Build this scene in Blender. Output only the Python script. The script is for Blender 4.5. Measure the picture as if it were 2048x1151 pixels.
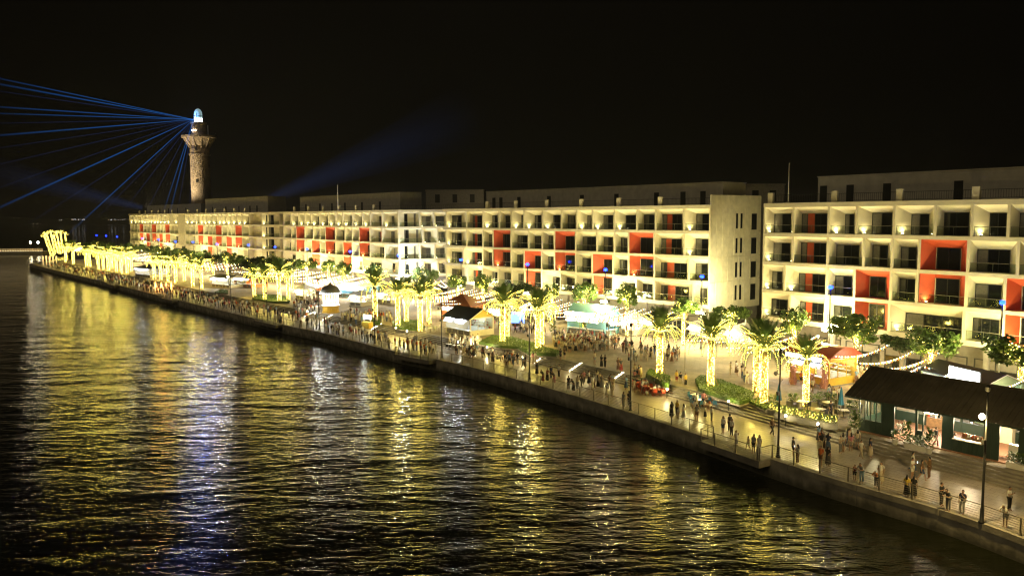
import bpy, math, random
from mathutils import Vector, Matrix
random.seed(7)
for o in list(bpy.data.objects): bpy.data.objects.remove(o)
SC = bpy.context.scene; COL = SC.collection
PI = math.pi
# ---------------------------------------------------------------- camera (28 mm, slightly pitched down, 0.35 degrees of roll)
F_PX, CX, CY, HC = 1593.0, 1024.0, 575.5, 20.0
PITCH, ROLL = math.atan(146/F_PX), 0.006
cam_d = bpy.data.cameras.new('camera'); cam = bpy.data.objects.new('camera', cam_d); COL.objects.link(cam)
cam_d.sensor_width = 36; cam_d.lens = 36*F_PX/2048; cam_d.clip_end = 9000; cam_d.clip_start = .5
_R = Vector((1,0,0)); _U = Vector((0, math.sin(PITCH), math.cos(PITCH))); _Fw = Vector((0, math.cos(PITCH), -math.sin(PITCH)))
cR = _R*math.cos(ROLL) - _U*math.sin(ROLL); cU = _R*math.sin(ROLL) + _U*math.cos(ROLL)
cam.matrix_world = Matrix(((cR.x,cU.x,-_Fw.x,0),(cR.y,cU.y,-_Fw.y,0),(cR.z,cU.z,-_Fw.z,HC),(0,0,0,1)))
SC.camera = cam
# ---------------------------------------------------------------- world: moonless night
W = bpy.data.worlds.new('World'); SC.world = W; W.use_nodes = True
wn = W.node_tree.nodes; wl = W.node_tree.links
bg = wn['Background']
sky = wn.new('ShaderNodeTexSky'); sky.sky_type = 'NISHITA'; sky.sun_disc = False
sky.sun_elevation = math.radians(-9); sky.sun_rotation = math.radians(60)
mx = wn.new('ShaderNodeMix'); mx.data_type = 'RGBA'; mx.inputs[0].default_value = .985
wl.new(sky.outputs[0], mx.inputs[6]); mx.inputs[7].default_value = (.009,.007,.004,1)
wl.new(mx.outputs[2], bg.inputs[0]); bg.inputs[1].default_value = .11
SC.view_settings.view_transform = 'Standard'; SC.view_settings.look = 'None'
SC.view_settings.exposure = 0; SC.view_settings.gamma = 1; SC.view_settings.use_curve_mapping = False
cy = SC.cycles
cy.use_denoising = True
try: cy.denoiser = 'OPENIMAGEDENOISE'
except Exception: pass
cy.use_light_tree = True; cy.max_bounces = 6; cy.diffuse_bounces = 2; cy.glossy_bounces = 3; cy.transmission_bounces = 4
cy.transparent_max_bounces = 24; cy.sample_clamp_indirect = 6; cy.caustics_reflective = False; cy.caustics_refractive = False

# dim fill from the water side, added to lift penthouses and quay wall
sun_d = bpy.data.lights.new('night_fill', 'SUN'); sun_d.energy = .24; sun_d.angle = math.radians(25); sun_d.color = (1.,.80,.46)
sun = bpy.data.objects.new('night_fill', sun_d); COL.objects.link(sun); sun.rotation_euler = Vector((.55,.62,-.56)).to_track_quat('-Z','Y').to_euler()
cy.pixel_filter_type = 'BLACKMAN_HARRIS'; cy.filter_width = 1.25

# ---------------------------------------------------------------- helpers
def ray(x, y):
    a = (x-CX)/F_PX; b = (CY-y)/F_PX
    return cR*a + cU*b + _Fw
def at(x, y, z=0.0):                       # ground point seen at a pixel of the 2048 px photograph
    d = ray(x, y); t = (z-HC)/d.z
    return Vector((d.x*t, d.y*t, z))
def atd(x, y, Y):                          # point at distance Y
    d = ray(x, y); t = Y/d.y
    return Vector((d.x*t, Y, HC+d.z*t))
MATS = {}
def mat(name, col, rough=.6, metal=0., var=.15, scale=3., bump=.0, spec=.5, bscale=None):
    if name in MATS: return MATS[name]
    m = bpy.data.materials.new(name); m.use_nodes = True; n = m.node_tree.nodes; l = m.node_tree.links
    b = n['Principled BSDF']; b.inputs['Roughness'].default_value = rough; b.inputs['Metallic'].default_value = metal
    b.inputs['Specular IOR Level'].default_value = spec
    b.inputs['Base Color'].default_value = (*col, 1)
    if var > 0:
        tc = n.new('ShaderNodeTexCoord'); t = n.new('ShaderNodeTexNoise'); t.inputs['Scale'].default_value = scale; t.inputs['Detail'].default_value = 5
        l.new(tc.outputs['Object'], t.inputs['Vector'])
        r = n.new('ShaderNodeMapRange'); r.inputs[1].default_value = .3; r.inputs[2].default_value = .7
        r.inputs[3].default_value = 1-var; r.inputs[4].default_value = 1+var*.6
        l.new(t.outputs[0], r.inputs[0])
        mm = n.new('ShaderNodeMix'); mm.data_type = 'RGBA'; mm.blend_type = 'MULTIPLY'; mm.inputs[0].default_value = 1
        mm.inputs[6].default_value = (*col, 1); l.new(r.outputs[0], mm.inputs[7]); l.new(mm.outputs[2], b.inputs['Base Color'])
        if bump > 0:
            bt = n.new('ShaderNodeTexNoise'); bt.inputs['Scale'].default_value = bscale or scale*6; l.new(tc.outputs['Object'], bt.inputs['Vector'])
            bp = n.new('ShaderNodeBump'); bp.inputs['Strength'].default_value = bump; bp.inputs['Distance'].default_value = .03
            l.new(bt.outputs[0], bp.inputs['Height']); l.new(bp.outputs[0], b.inputs['Normal'])
    MATS[name] = m; return m
def emit(name, col, s):
    if name in MATS: return MATS[name]
    m = bpy.data.materials.new(name); m.use_nodes = True; n = m.node_tree.nodes
    b = n['Principled BSDF']; b.inputs['Base Color'].default_value = (*[min(.8,c*.8) for c in col], 1)
    b.inputs['Emission Color'].default_value = (*col, 1); b.inputs['Emission Strength'].default_value = s
    m.cycles.emission_sampling = 'NONE'
    MATS[name] = m; return m
class MB:
    def __init__(s): s.v = []; s.f = []; s.m = []
    def quad(s, *p, mi=0):
        i = len(s.v); s.v += [tuple(q) for q in p]; s.f.append(tuple(range(i, i+len(p)))); s.m.append(mi)
    def box(s, x0, y0, z0, x1, y1, z1, mi=0, M=None):
        p = [(x0,y0,z0),(x1,y0,z0),(x1,y1,z0),(x0,y1,z0),(x0,y0,z1),(x1,y0,z1),(x1,y1,z1),(x0,y1,z1)]
        if M is not None: p = [tuple(M @ Vector(q)) for q in p]
        i = len(s.v); s.v += p
        for f in ((3,2,1,0),(4,5,6,7),(0,1,5,4),(1,2,6,5),(2,3,7,6),(3,0,4,7)): s.f.append(tuple(i+k for k in f)); s.m.append(mi)
    def tube(s, p0, p1, r0, r1=None, n=6, mi=0, cap=True):
        r1 = r0 if r1 is None else r1
        p0 = Vector(p0); p1 = Vector(p1); d = p1-p0
        if d.length < 1e-6: return
        d.normalize(); a = d.orthogonal().normalized(); b = d.cross(a); i = len(s.v)
        for p, r in ((p0, r0), (p1, r1)):
            for k in range(n):
                t = 2*PI*k/n; s.v.append(tuple(p + a*(math.cos(t)*r) + b*(math.sin(t)*r)))
        for k in range(n):
            k2 = (k+1) % n; s.f.append((i+k, i+k2, i+n+k2, i+n+k)); s.m.append(mi)
        if cap:
            s.f.append(tuple(i+n-1-k for k in range(n))); s.m.append(mi); s.f.append(tuple(i+n+k for k in range(n))); s.m.append(mi)
    def lathe(s, prof, n=16, mi=0, c=(0,0,0)):
        i = len(s.v)
        for r, z in prof:
            for k in range(n):
                t = 2*PI*k/n; s.v.append((c[0]+r*math.cos(t), c[1]+r*math.sin(t), c[2]+z))
        for j in range(len(prof)-1):
            for k in range(n):
                k2 = (k+1) % n; s.f.append((i+j*n+k, i+j*n+k2, i+(j+1)*n+k2, i+(j+1)*n+k)); s.m.append(mi)
        s.f.append(tuple(i+n-1-k for k in range(n))); s.m.append(mi)
        e = i+(len(prof)-1)*n; s.f.append(tuple(e+k for k in range(n))); s.m.append(mi)
    def octa(s, c, r, mi=0):
        x, y, z = c; i = len(s.v)
        s.v += [(x+r,y,z),(x,y+r,z),(x-r,y,z),(x,y-r,z),(x,y,z+r),(x,y,z-r)]
        for f in ((0,1,4),(1,2,4),(2,3,4),(3,0,4),(1,0,5),(2,1,5),(3,2,5),(0,3,5)): s.f.append(tuple(i+k for k in f)); s.m.append(mi)
    def prism(s, poly, z0, z1, mi=0, mtop=None):
        n = len(poly); i = len(s.v)
        s.v += [(p[0],p[1],z0) for p in poly] + [(p[0],p[1],z1) for p in poly]
        s.f.append(tuple(i+n-1-k for k in range(n))); s.m.append(mi)
        s.f.append(tuple(i+n+k for k in range(n))); s.m.append(mi if mtop is None else mtop)
        for k in range(n):
            k2 = (k+1) % n; s.f.append((i+k, i+k2, i+n+k2, i+n+k)); s.m.append(mi)
    def mesh(s, name, mats, smooth=False):
        me = bpy.data.meshes.new(name); me.from_pydata(s.v, [], s.f)
        for m in (mats if isinstance(mats, (list, tuple)) else [mats]): me.materials.append(m)
        me.polygons.foreach_set('material_index', s.m)
        if smooth: me.polygons.foreach_set('use_smooth', [True]*len(s.f))
        me.update(); return me
    def build(s, name, mats, parent=None, smooth=False, **k):
        return link(name, s.mesh(name, mats, smooth), parent, **k)
def link(name, data, parent=None, loc=None, rot=None, scale=None):
    o = bpy.data.objects.new(name, data); COL.objects.link(o)
    if parent is not None: o.parent = parent
    if loc is not None: o.location = loc
    if rot is not None: o.rotation_euler = rot if hasattr(rot, '__len__') else (0,0,rot)
    if scale is not None: o.scale = scale if hasattr(scale, '__len__') else (scale,)*3
    return o
LABELS = {}
def tag(o, label, cat, group=None, kind=None):
    o['label'] = label
    if cat: o['category'] = cat
    if group: o['group'] = group
    if kind: o['kind'] = kind
    return o
def thing(name, label, cat, loc=(0,0,0), rot=0, group=None):
    o = link(name, None, None, loc, rot); o.empty_display_size = .3
    return tag(o, label, cat, group)
def stuff(o): o['kind'] = 'stuff'; return o
def struct(o): o['kind'] = 'structure'; return o
NL = [0]
def point(name, loc, col, power, r=.15, parent=None):
    d = bpy.data.lights.new(name, 'POINT'); d.color = col; d.energy = power; d.shadow_soft_size = r
    NL[0] += 1
    return link(name, d, parent, loc)
def spot(name, loc, target, col, power, ang=60, r=.1, parent=None, blend=.6):
    d = bpy.data.lights.new(name, 'SPOT'); d.color = col; d.energy = power; d.spot_size = math.radians(ang); d.spot_blend = blend; d.shadow_soft_size = r
    o = link(name, d, parent, loc); v = Vector(target)-Vector(loc); o.rotation_euler = v.to_track_quat('-Z','Y').to_euler(); NL[0] += 1
    return o
def copy_tree(o, parent=None):
    c = o.copy(); COL.objects.link(c)
    if parent is not None: c.parent = parent
    for ch in o.children: copy_tree(ch, c)
    return c

# ---------------------------------------------------------------- light colours
WARM = (1.,.86,.36); GOLD = (1.,.76,.14); STAR = (1.,.82,.36); COOL = (.86,.95,1.)

# ---------------------------------------------------------------- materials
M_white = mat('facade_paint', (.75,.69,.51), .65, var=.10, scale=.8, bump=.15)
M_red   = mat('red_paint', (.56,.085,.03), .6, var=.10, scale=.8, bump=.1)
M_side  = mat('end_wall_panel', (.70,.65,.49), .7, var=.14, scale=1.2, bump=.2)
M_pent  = mat('penthouse_plaster', (.55,.52,.46), .8, var=.15, scale=1.)
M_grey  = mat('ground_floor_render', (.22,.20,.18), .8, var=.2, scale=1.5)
M_roof  = mat('roof_slab', (.20,.19,.17), .8)
M_frame = mat('window_frame', (.03,.03,.03), .4, .3, var=0)
M_glass = mat('dark_glass', (.012,.013,.014), .06, 0, var=0, spec=.8)
M_curt  = mat('curtain_behind_glass', (.16,.15,.13), .25, 0, var=.2, scale=6)
M_metal = mat('dark_metal', (.05,.05,.05), .4, .6, var=.1)
M_steel = mat('railing_steel', (.34,.31,.25), .35, .7, var=.1)
M_conc  = mat('concrete', (.26,.235,.20), .8, var=.3, scale=.9, bump=.5)
M_wall  = mat('quay_concrete', (.36,.33,.27), .85, var=.45, scale=.7, bump=.6)
def tide(m):                               # algae and tide stain on the lowest half metre of the wall, streaks above
    n = m.node_tree.nodes; l = m.node_tree.links; b = n['Principled BSDF']; src = b.inputs['Base Color'].links[0].from_socket
    g = n.new('ShaderNodeNewGeometry'); sx = n.new('ShaderNodeSeparateXYZ'); l.new(g.outputs['Position'], sx.inputs[0])
    t = n.new('ShaderNodeTexNoise'); t.inputs['Scale'].default_value = 1.6; mp = n.new('ShaderNodeMapping'); mp.inputs['Scale'].default_value = (1,1,.18); l.new(g.outputs['Position'], mp.inputs[0]); l.new(mp.outputs[0], t.inputs[0])
    ad = n.new('ShaderNodeMath'); ad.operation = 'MULTIPLY_ADD'; ad.inputs[1].default_value = 1.3; l.new(t.outputs[0], ad.inputs[0]); l.new(sx.outputs[2], ad.inputs[2])
    r = n.new('ShaderNodeMapRange'); r.inputs[1].default_value = -.75; r.inputs[2].default_value = -.1; r.inputs[3].default_value = .8; r.inputs[4].default_value = 0; l.new(ad.outputs[0], r.inputs[0])
    x = n.new('ShaderNodeMix'); x.data_type = 'RGBA'; l.new(r.outputs[0], x.inputs[0]); l.new(src, x.inputs[6]); x.inputs[7].default_value = (.055,.055,.035,1); l.new(x.outputs[2], b.inputs['Base Color'])
tide(M_wall)
M_trunk = mat('palm_trunk', (.20,.14,.08), .9, var=.3, scale=8, bump=.6)
M_bark  = mat('bark', (.16,.11,.07), .9, var=.3, scale=8, bump=.6)
M_leaf  = mat('leaf_green', (.075,.14,.018), .55, var=.4, scale=1.4)
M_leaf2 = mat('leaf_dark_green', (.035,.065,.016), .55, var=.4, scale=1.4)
M_frond = mat('palm_frond', (.075,.14,.022), .5, var=.35, scale=2)
M_hedge = mat('hedge_leaf', (.07,.13,.018), .6, var=.45, scale=2.2)
M_soil  = mat('soil', (.06,.045,.03), .95)
M_bulbG = emit('gold_fairy_bulb', (1.,.77,.13), 19)
M_bulbS = emit('string_bulb', (1.,.80,.45), 17)
M_flood = emit('flood_lamp', (1.,.88,.55), 60)
M_globe = emit('globe_lamp', (1.,.85,.55), 70)
M_blue  = emit('blue_led', (.004,.022,1.), 26)
M_cool  = emit('cool_tube', (.80,.92,1.), 22)
M_warmp = emit('warm_panel', (1.,.82,.50), 5)
M_wood  = mat('wood', (.26,.15,.07), .6, var=.3, scale=5)
M_wht   = mat('white_paint', (.76,.75,.72), .5, var=.06)
M_pot   = mat('white_pot', (.66,.65,.62), .5, var=.08)
M_black = mat('black_paint', (.02,.02,.02), .5, var=0)
def glass_rail():
    m = bpy.data.materials.new('railing_glass'); m.use_nodes = True; n = m.node_tree.nodes; l = m.node_tree.links
    n.remove(n['Principled BSDF']); t = n.new('ShaderNodeBsdfTransparent'); t.inputs[0].default_value = (.86,.90,.86,1)
    g = n.new('ShaderNodeBsdfGlossy'); g.inputs['Roughness'].default_value = .05; g.inputs[0].default_value = (.8,.9,.85,1)
    x = n.new('ShaderNodeMixShader'); x.inputs[0].default_value = .04
    l.new(t.outputs[0], x.inputs[1]); l.new(g.outputs[0], x.inputs[2]); l.new(x.outputs[0], n['Material Output'].inputs[0]); return m
M_rglass = glass_rail()
def paving(name, r0, r1, spec):
    m = bpy.data.materials.new(name); m.use_nodes = True; n = m.node_tree.nodes; l = m.node_tree.links
    b = n['Principled BSDF']; b.inputs['Specular IOR Level'].default_value = spec; tc = n.new('ShaderNodeTexCoord')
    br = n.new('ShaderNodeTexBrick'); br.inputs['Scale'].default_value = 1.; br.inputs['Brick Width'].default_value = .9; br.inputs['Row Height'].default_value = .6
    br.inputs['Mortar Size'].default_value = .012; br.inputs['Color1'].default_value = (.40,.34,.26,1); br.inputs['Color2'].default_value = (.34,.29,.22,1); br.inputs['Mortar'].default_value = (.10,.085,.07,1)
    mp = n.new('ShaderNodeMapping'); mp.inputs['Rotation'].default_value = (0,0,.9); l.new(tc.outputs['Object'], mp.inputs[0]); l.new(mp.outputs[0], br.inputs[0])
    t = n.new('ShaderNodeTexNoise'); t.inputs['Scale'].default_value = .22; t.inputs['Detail'].default_value = 8; l.new(tc.outputs['Object'], t.inputs[0])
    mr = n.new('ShaderNodeMapRange'); mr.inputs[1].default_value = .35; mr.inputs[2].default_value = .7; mr.inputs[3].default_value = .7; mr.inputs[4].default_value = 1.15; l.new(t.outputs[0], mr.inputs[0])
    mm = n.new('ShaderNodeMix'); mm.data_type = 'RGBA'; mm.blend_type = 'MULTIPLY'; mm.inputs[0].default_value = 1; l.new(br.outputs[0], mm.inputs[6]); l.new(mr.outputs[0], mm.inputs[7]); l.new(mm.outputs[2], b.inputs['Base Color'])
    r2 = n.new('ShaderNodeMapRange'); r2.inputs[1].default_value = .35; r2.inputs[2].default_value = .65; r2.inputs[3].default_value = r0; r2.inputs[4].default_value = r1; l.new(t.outputs[0], r2.inputs[0]); l.new(r2.outputs[0], b.inputs['Roughness'])
    bp = n.new('ShaderNodeBump'); bp.inputs['Strength'].default_value = .3; bp.inputs['Distance'].default_value = .01; l.new(br.outputs[1], bp.inputs['Height']); bp.invert = True; l.new(bp.outputs[0], b.inputs['Normal'])
    return m
M_pave = paving('wet_stone_paving', .28, .5, .35); M_plaza = paving('stone_paving', .75, .9, .12)
def water_mat():
    m = bpy.data.materials.new('harbour_water'); m.use_nodes = True; n = m.node_tree.nodes; l = m.node_tree.links
    b = n['Principled BSDF']; b.inputs['Base Color'].default_value = (.008,.009,.003,1); b.inputs['Roughness'].default_value = .055; b.inputs['IOR'].default_value = 1.33
    tc = n.new('ShaderNodeTexCoord'); prev = None
    def layer(scale, sx, rot, dist, detail, strength, distort=.0):
        nonlocal prev
        mp = n.new('ShaderNodeMapping'); mp.inputs['Rotation'].default_value = (0,0,rot); mp.inputs['Scale'].default_value = (sx,1,1); l.new(tc.outputs['Object'], mp.inputs[0])
        t = n.new('ShaderNodeTexNoise'); t.inputs['Scale'].default_value = scale; t.inputs['Detail'].default_value = detail; t.inputs['Distortion'].default_value = distort; l.new(mp.outputs[0], t.inputs[0])
        bp = n.new('ShaderNodeBump'); bp.inputs['Strength'].default_value = strength; bp.inputs['Distance'].default_value = dist; l.new(t.outputs[0], bp.inputs['Height'])
        if prev: l.new(prev.outputs[0], bp.inputs['Normal'])
        prev = bp
    layer(.26, .38, .15, .28, 2, 1., .2)
    layer(1.2, .40, -.14, .11, 2, 1., .5)
    layer(3.9, .46, .2, .036, 3, 1.)
    layer(10., .6, 0., .011, 2, 1.)
    l.new(prev.outputs[0], b.inputs['Normal']); return m
M_water = water_mat()

# ---------------------------------------------------------------- the quay line
Q0 = [(50,-30),(46,10),(36.5,33.5),(31.4,47.4),(30.5,50.1),(27.6,54.1),(23.9,59.0),(21.1,63.5),(16,72.4),(9.3,83.3),(.9,95.3),(-8.6,107.9),(-16.2,114.9),(-33.3,136.5),(-43.9,147.8),(-80.7,191.1),(-119.7,238.4),(-160.8,287.2),(-208.8,344.7)]
def dense(pts, step):
    out = []
    P = [Vector((*p,0)) for p in pts]
    for i in range(len(P)-1):
        p0 = P[max(i-1,0)]; p1 = P[i]; p2 = P[i+1]; p3 = P[min(i+2,len(P)-1)]
        n = max(1, int((p2-p1).length/step))
        for k in range(n):
            t = k/n
            out.append(.5*((2*p1)+(p2-p0)*t+(2*p0-5*p1+4*p2-p3)*t*t+(3*p1-p0-3*p2+p3)*t*t*t))
    out.append(P[-1]); return out
QD = dense(Q0, 1.5)
for _ in range(6):
    QD = [QD[0]]+[(QD[i-1]+QD[i]*2+QD[i+1])/4 for i in range(1,len(QD)-1)]+[QD[-1]]
QS = [0.]
for i in range(1, len(QD)): QS.append(QS[-1]+(QD[i]-QD[i-1]).length)
QL = QS[-1]
def qpos(s, off=0., z=0.):                 # s along the quay from the near end, off metres inland
    s = max(0, min(QL-.001, s)); lo, hi = 0, len(QS)-1
    while hi-lo > 1:
        m = (lo+hi)//2
        if QS[m] <= s: lo = m
        else: hi = m
    a, b = QD[lo], QD[hi]; t = (s-QS[lo])/(QS[hi]-QS[lo])
    a2 = QD[max(lo-3,0)]; b2 = QD[min(hi+3,len(QD)-1)]
    d = (b2-a2).normalized(); n = Vector((d.y, -d.x, 0))
    p = a.lerp(b, t)+n*off
    return Vector((p.x, p.y, z))
def qdir(s):
    d = (qpos(s+.5)-qpos(s-.5)); return math.atan2(d.y, d.x)
def qs(p):                                 # project a point to (s, off)
    best = min(range(len(QD)), key=lambda i: (QD[i].x-p[0])**2+(QD[i].y-p[1])**2)
    s = QS[best]; d = (QD[min(best+3,len(QD)-1)]-QD[max(best-3,0)]).normalized(); v = Vector((p[0],p[1],0))-QD[best]
    return s+v.dot(d), v.dot(Vector((d.y,-d.x,0)))
WZ = -1.6; PZ = .85; INNER = 8.0
# water, seabed is not seen; far shore hills
mb = MB(); mb.quad((-3300,-400,WZ),(2950,-400,WZ),(2950,3200,WZ),(-3300,3200,WZ)); struct(mb.build('water', M_water))
M_hill = mat('hill_forest', (.02,.025,.015), .95, var=.4, scale=.02)
mb = MB(); N = 60; hp = []
for i in range(N+1):
    x = -3200+i*60; h = 10+28*max(0,math.sin(i*.21+.6))+14*math.sin(i*.47)**2+6*random.random()
    hp.append((x, h))
for i in range(N):
    (x0,h0),(x1,h1) = hp[i], hp[i+1]
    mb.quad((x0,2700,WZ-.5),(x1,2700,WZ-.5),(x1,2820,h1),(x0,2820,h0)); mb.quad((x0,2820,h0),(x1,2820,h1),(x1,3100,WZ-.5),(x0,3100,WZ-.5))
struct(mb.build('hills', M_hill, smooth=True))
# promenade slab, steps and plaza as strips along the quay
SS = [i*2.5 for i in range(int(QL/2.5)+1)]+[QL]
def strip(off0, off1, z, zb=None, mb=None, s0=0, s1=1e9):
    mb = mb or MB(); ss = [s for s in SS if s0 <= s <= s1]
    for a, b in zip(ss, ss[1:]):
        p = [qpos(a,off0,z), qpos(a,off1,z), qpos(b,off1,z), qpos(b,off0,z)]
        mb.quad(*p)
        if zb is not None:
            q0, q3 = qpos(a,off0,zb), qpos(b,off0,zb); mb.quad(q0, p[0], p[3], q3)
    return mb
mb = strip(.62, INNER+.3, 0.0)
# rounded far tip of the promenade
tip = qpos(QL, 0); d = (qpos(QL-.01)-qpos(QL-3)).normalized(); nrm = Vector((d.y,-d.x,0))
tipc = [qpos(QL,.3,0)]+[qpos(QL,30,0)+d*0+(-nrm*30*math.cos(t)+d*30*math.sin(t)) for t in [i*PI/16 for i in range(1,16)]]+[qpos(QL,60,0)]
mb.prism([(p.x,p.y) for p in tipc][::-1], -2.2, 0.0)
struct(mb.build('promenade', M_pave))
st = link('plaza_steps', None); st['kind'] = 'structure'
for k in range(5):
    strip(INNER+.3+k*.42, INNER+.3+(k+1)*.42+.02, .17*(k+1), .17*k-.02).build('step', M_conc, st)
UP0 = INNER+.3+5*.42
struct(strip(UP0+.01, 95, PZ, 0.).build('plaza', M_plaza))
# quay wall: coping and cast panels with open joints
qw = link('quay_wall', None); qw['kind'] = 'structure'
s = 14.0
while s < QL-4:
    L = 6.0 if s < 150 else 12.0
    mb = MB(); n = 4; e = min(s+L-.09, QL)
    for k in range(n):
        a = s+(e-s)*k/n; b = s+(e-s)*(k+1)/n
        for (o0,o1,z0,z1) in ((.06,.6,-2.4,-.42),(0.,.62,-.42,.012)):
            p = [qpos(a,o0,z0),qpos(b,o0,z0),qpos(b,o1,z0),qpos(a,o1,z0),qpos(a,o0,z1),qpos(b,o0,z1),qpos(b,o1,z1),qpos(a,o1,z1)]
            i = len(mb.v); mb.v += [tuple(q) for q in p]
            fs = [(3,2,1,0),(4,5,6,7),(0,1,5,4),(2,3,7,6)]
            if k == 0: fs.append((3,0,4,7))
            if k == n-1: fs.append((1,2,6,5))
            for f in fs: mb.f.append(tuple(i+q for q in f)); mb.m.append(0)
    mb.build('wall_panel', M_wall, qw); s += L
mb = strip(.07, .07+.4, -.03, -2.3); mb.build('wall_core', M_wall, qw)
# viewing platforms that jut from the quay
PLAT = []
for (pa, pb) in (((1394,882),(1517,923)), ((803,706),(857,721)), ((533,638),(575,648)), ((338,593),(362,600)), ((224,567),(236,571))):
    sa = qs(at(*pa))[0]; sb = qs(at(*pb))[0]; s0, s1 = min(sa,sb), max(sa,sb)
    if s1-s0 < 6: s1 = s0+6.5
    PLAT.append((s0, s1))
    poly = [qpos(s0,.1), qpos(s0,-1.35), qpos((s0+s1)/2,-1.35), qpos(s1,-1.35), qpos(s1,.1)]
    mb = MB(); mb.prism([(p.x,p.y) for p in poly], -.55, .02)
    struct(mb.build('viewing_platform', M_conc))
# ================================================================ hotel blocks
def projx(p):
    v = Vector(p)-Vector((0,0,HC)); return CX+F_PX*v.dot(cR)/v.dot(_Fw)
class Facade:
    def __init__(s, P0, P1):
        s.P0 = Vector((*P0,0)); d = Vector((*P1,0))-s.P0; s.L = d.length; s.d = d.normalized(); s.n = Vector((-s.d.y, s.d.x, 0)); s.ang = math.atan2(s.d.y, s.d.x)
    def w(s, a, b, z): p = s.P0+s.d*a+s.n*b; return Vector((p.x,p.y,z))
    def s_at(s, px, z, depth=0.):
        lo, hi = -6., s.L+60
        for _ in range(40):
            m = (lo+hi)/2
            q = s.w(m,depth,z)
            if q.y < 1 or projx(q) > px: hi = m
            else: lo = m
        return (lo+hi)/2
FL = [6.5, 10.02, 13.72, 17.47]            # balcony floor levels, row 4 (lowest) to row 1
CE = [9.58, 13.28, 17.03, 20.75]           # opening heads
ROOF = 21.3; RD = 1.5                      # recess depth
LAMP_DATA = []
def recess(mb, s0, s1, z0, z1, a0, a1, zi, mi):
    e = .07
    o = [(s0,e,z0),(s1,e,z0),(s1,e,z1),(s0,e,z1)]; i = [(a0,RD,z0),(a1,RD,z0),(a1,RD,zi),(a0,RD,zi)]
    mb.quad(o[0],i[0],i[3],o[3],mi=mi); mb.quad(i[1],o[1],o[2],i[2],mi=mi); mb.quad(i[3],i[2],o[2],o[3],mi=mi); mb.quad(o[0],o[1],i[1],i[0],mi=0)
def window(root, s0, s1, z0, z1, d, near, curtain, narrow=False):
    mb = MB(); t = .06
    mb.box(s0,d-.10,z0,s0+t,d-.02,z1); mb.box(s1-t,d-.10,z0,s1,d-.02,z1); mb.box(s0+t,d-.10,z1-t,s1-t,d-.02,z1); mb.box(s0+t,d-.10,z0,s1-t,d-.02,z0+t)
    w = s1-s0; n = 1 if w < 1.1 else (2 if w < 2.6 else 3)
    xs = [s0+t+(w-2*t)*k/n for k in range(n+1)]
    for k in range(1,n): mb.box(xs[k]-.035,d-.095,z0+t,xs[k]+.035,d-.025,z1-t)
    if narrow: mb.box(s0+t,d-.095,z0+.9,s1-t,d-.025,z0+.97)
    if near:
        w_ = mb.build('balcony_door' if not narrow else 'window', M_frame, root)
        for k in range(n):
            p = MB(); p.box(xs[k]+.02,d-.05,z0+t,xs[k+1]-.02,d-.035,z1-t); p.build('pane', M_curt if (k == 0 and curtain) else M_glass, w_)
    else:
        mb.m = [0]*len(mb.f)
        for k in range(n): mb.box(xs[k]+.02,d-.05,z0+t,xs[k+1]-.02,d-.035,z1-t, mi=2 if (k == 0 and curtain) else 1)
        mb.build('balcony_door', [M_frame, M_glass, M_curt], root)
def railing(root, s0, s1, z):
    mb = MB(); mb.box(s0+.05,.16,z+.06,s1-.05,.175,z+.98,mi=1); mb.box(s0+.02,.145,z+.98,s1-.02,.195,z+1.03)
    n = max(1,int((s1-s0)/1.6))
    for k in range(n+1):
        x = s0+.08+(s1-s0-.16)*k/n; mb.box(x-.02,.18,z,x+.02,.205,z+.98)
    mb.build('balcony_railing', [M_steel, M_rglass], root)
def wall_lamp(root, fac, s, z, d, power, red=False):
    mb = MB(); mb.box(s-.09,d-.09,z,s+.09,d+.09,z+.14); mb.box(s-.08,d-.08,z+.14,s+.08,d+.08,z+.2,mi=1)
    mb.build('wall_lamp', [M_metal, M_warmlamp], root)
    spot('wall_lamp_light', (s,d,z+.22), (s-.25,d+.25,z+2.), (1.,.84,.38), power*10, 140, .06, root, .95)
M_warmlamp = emit('wall_lamp_lens', (1.,.82,.45), 30)
rb = random.Random(3)
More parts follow.
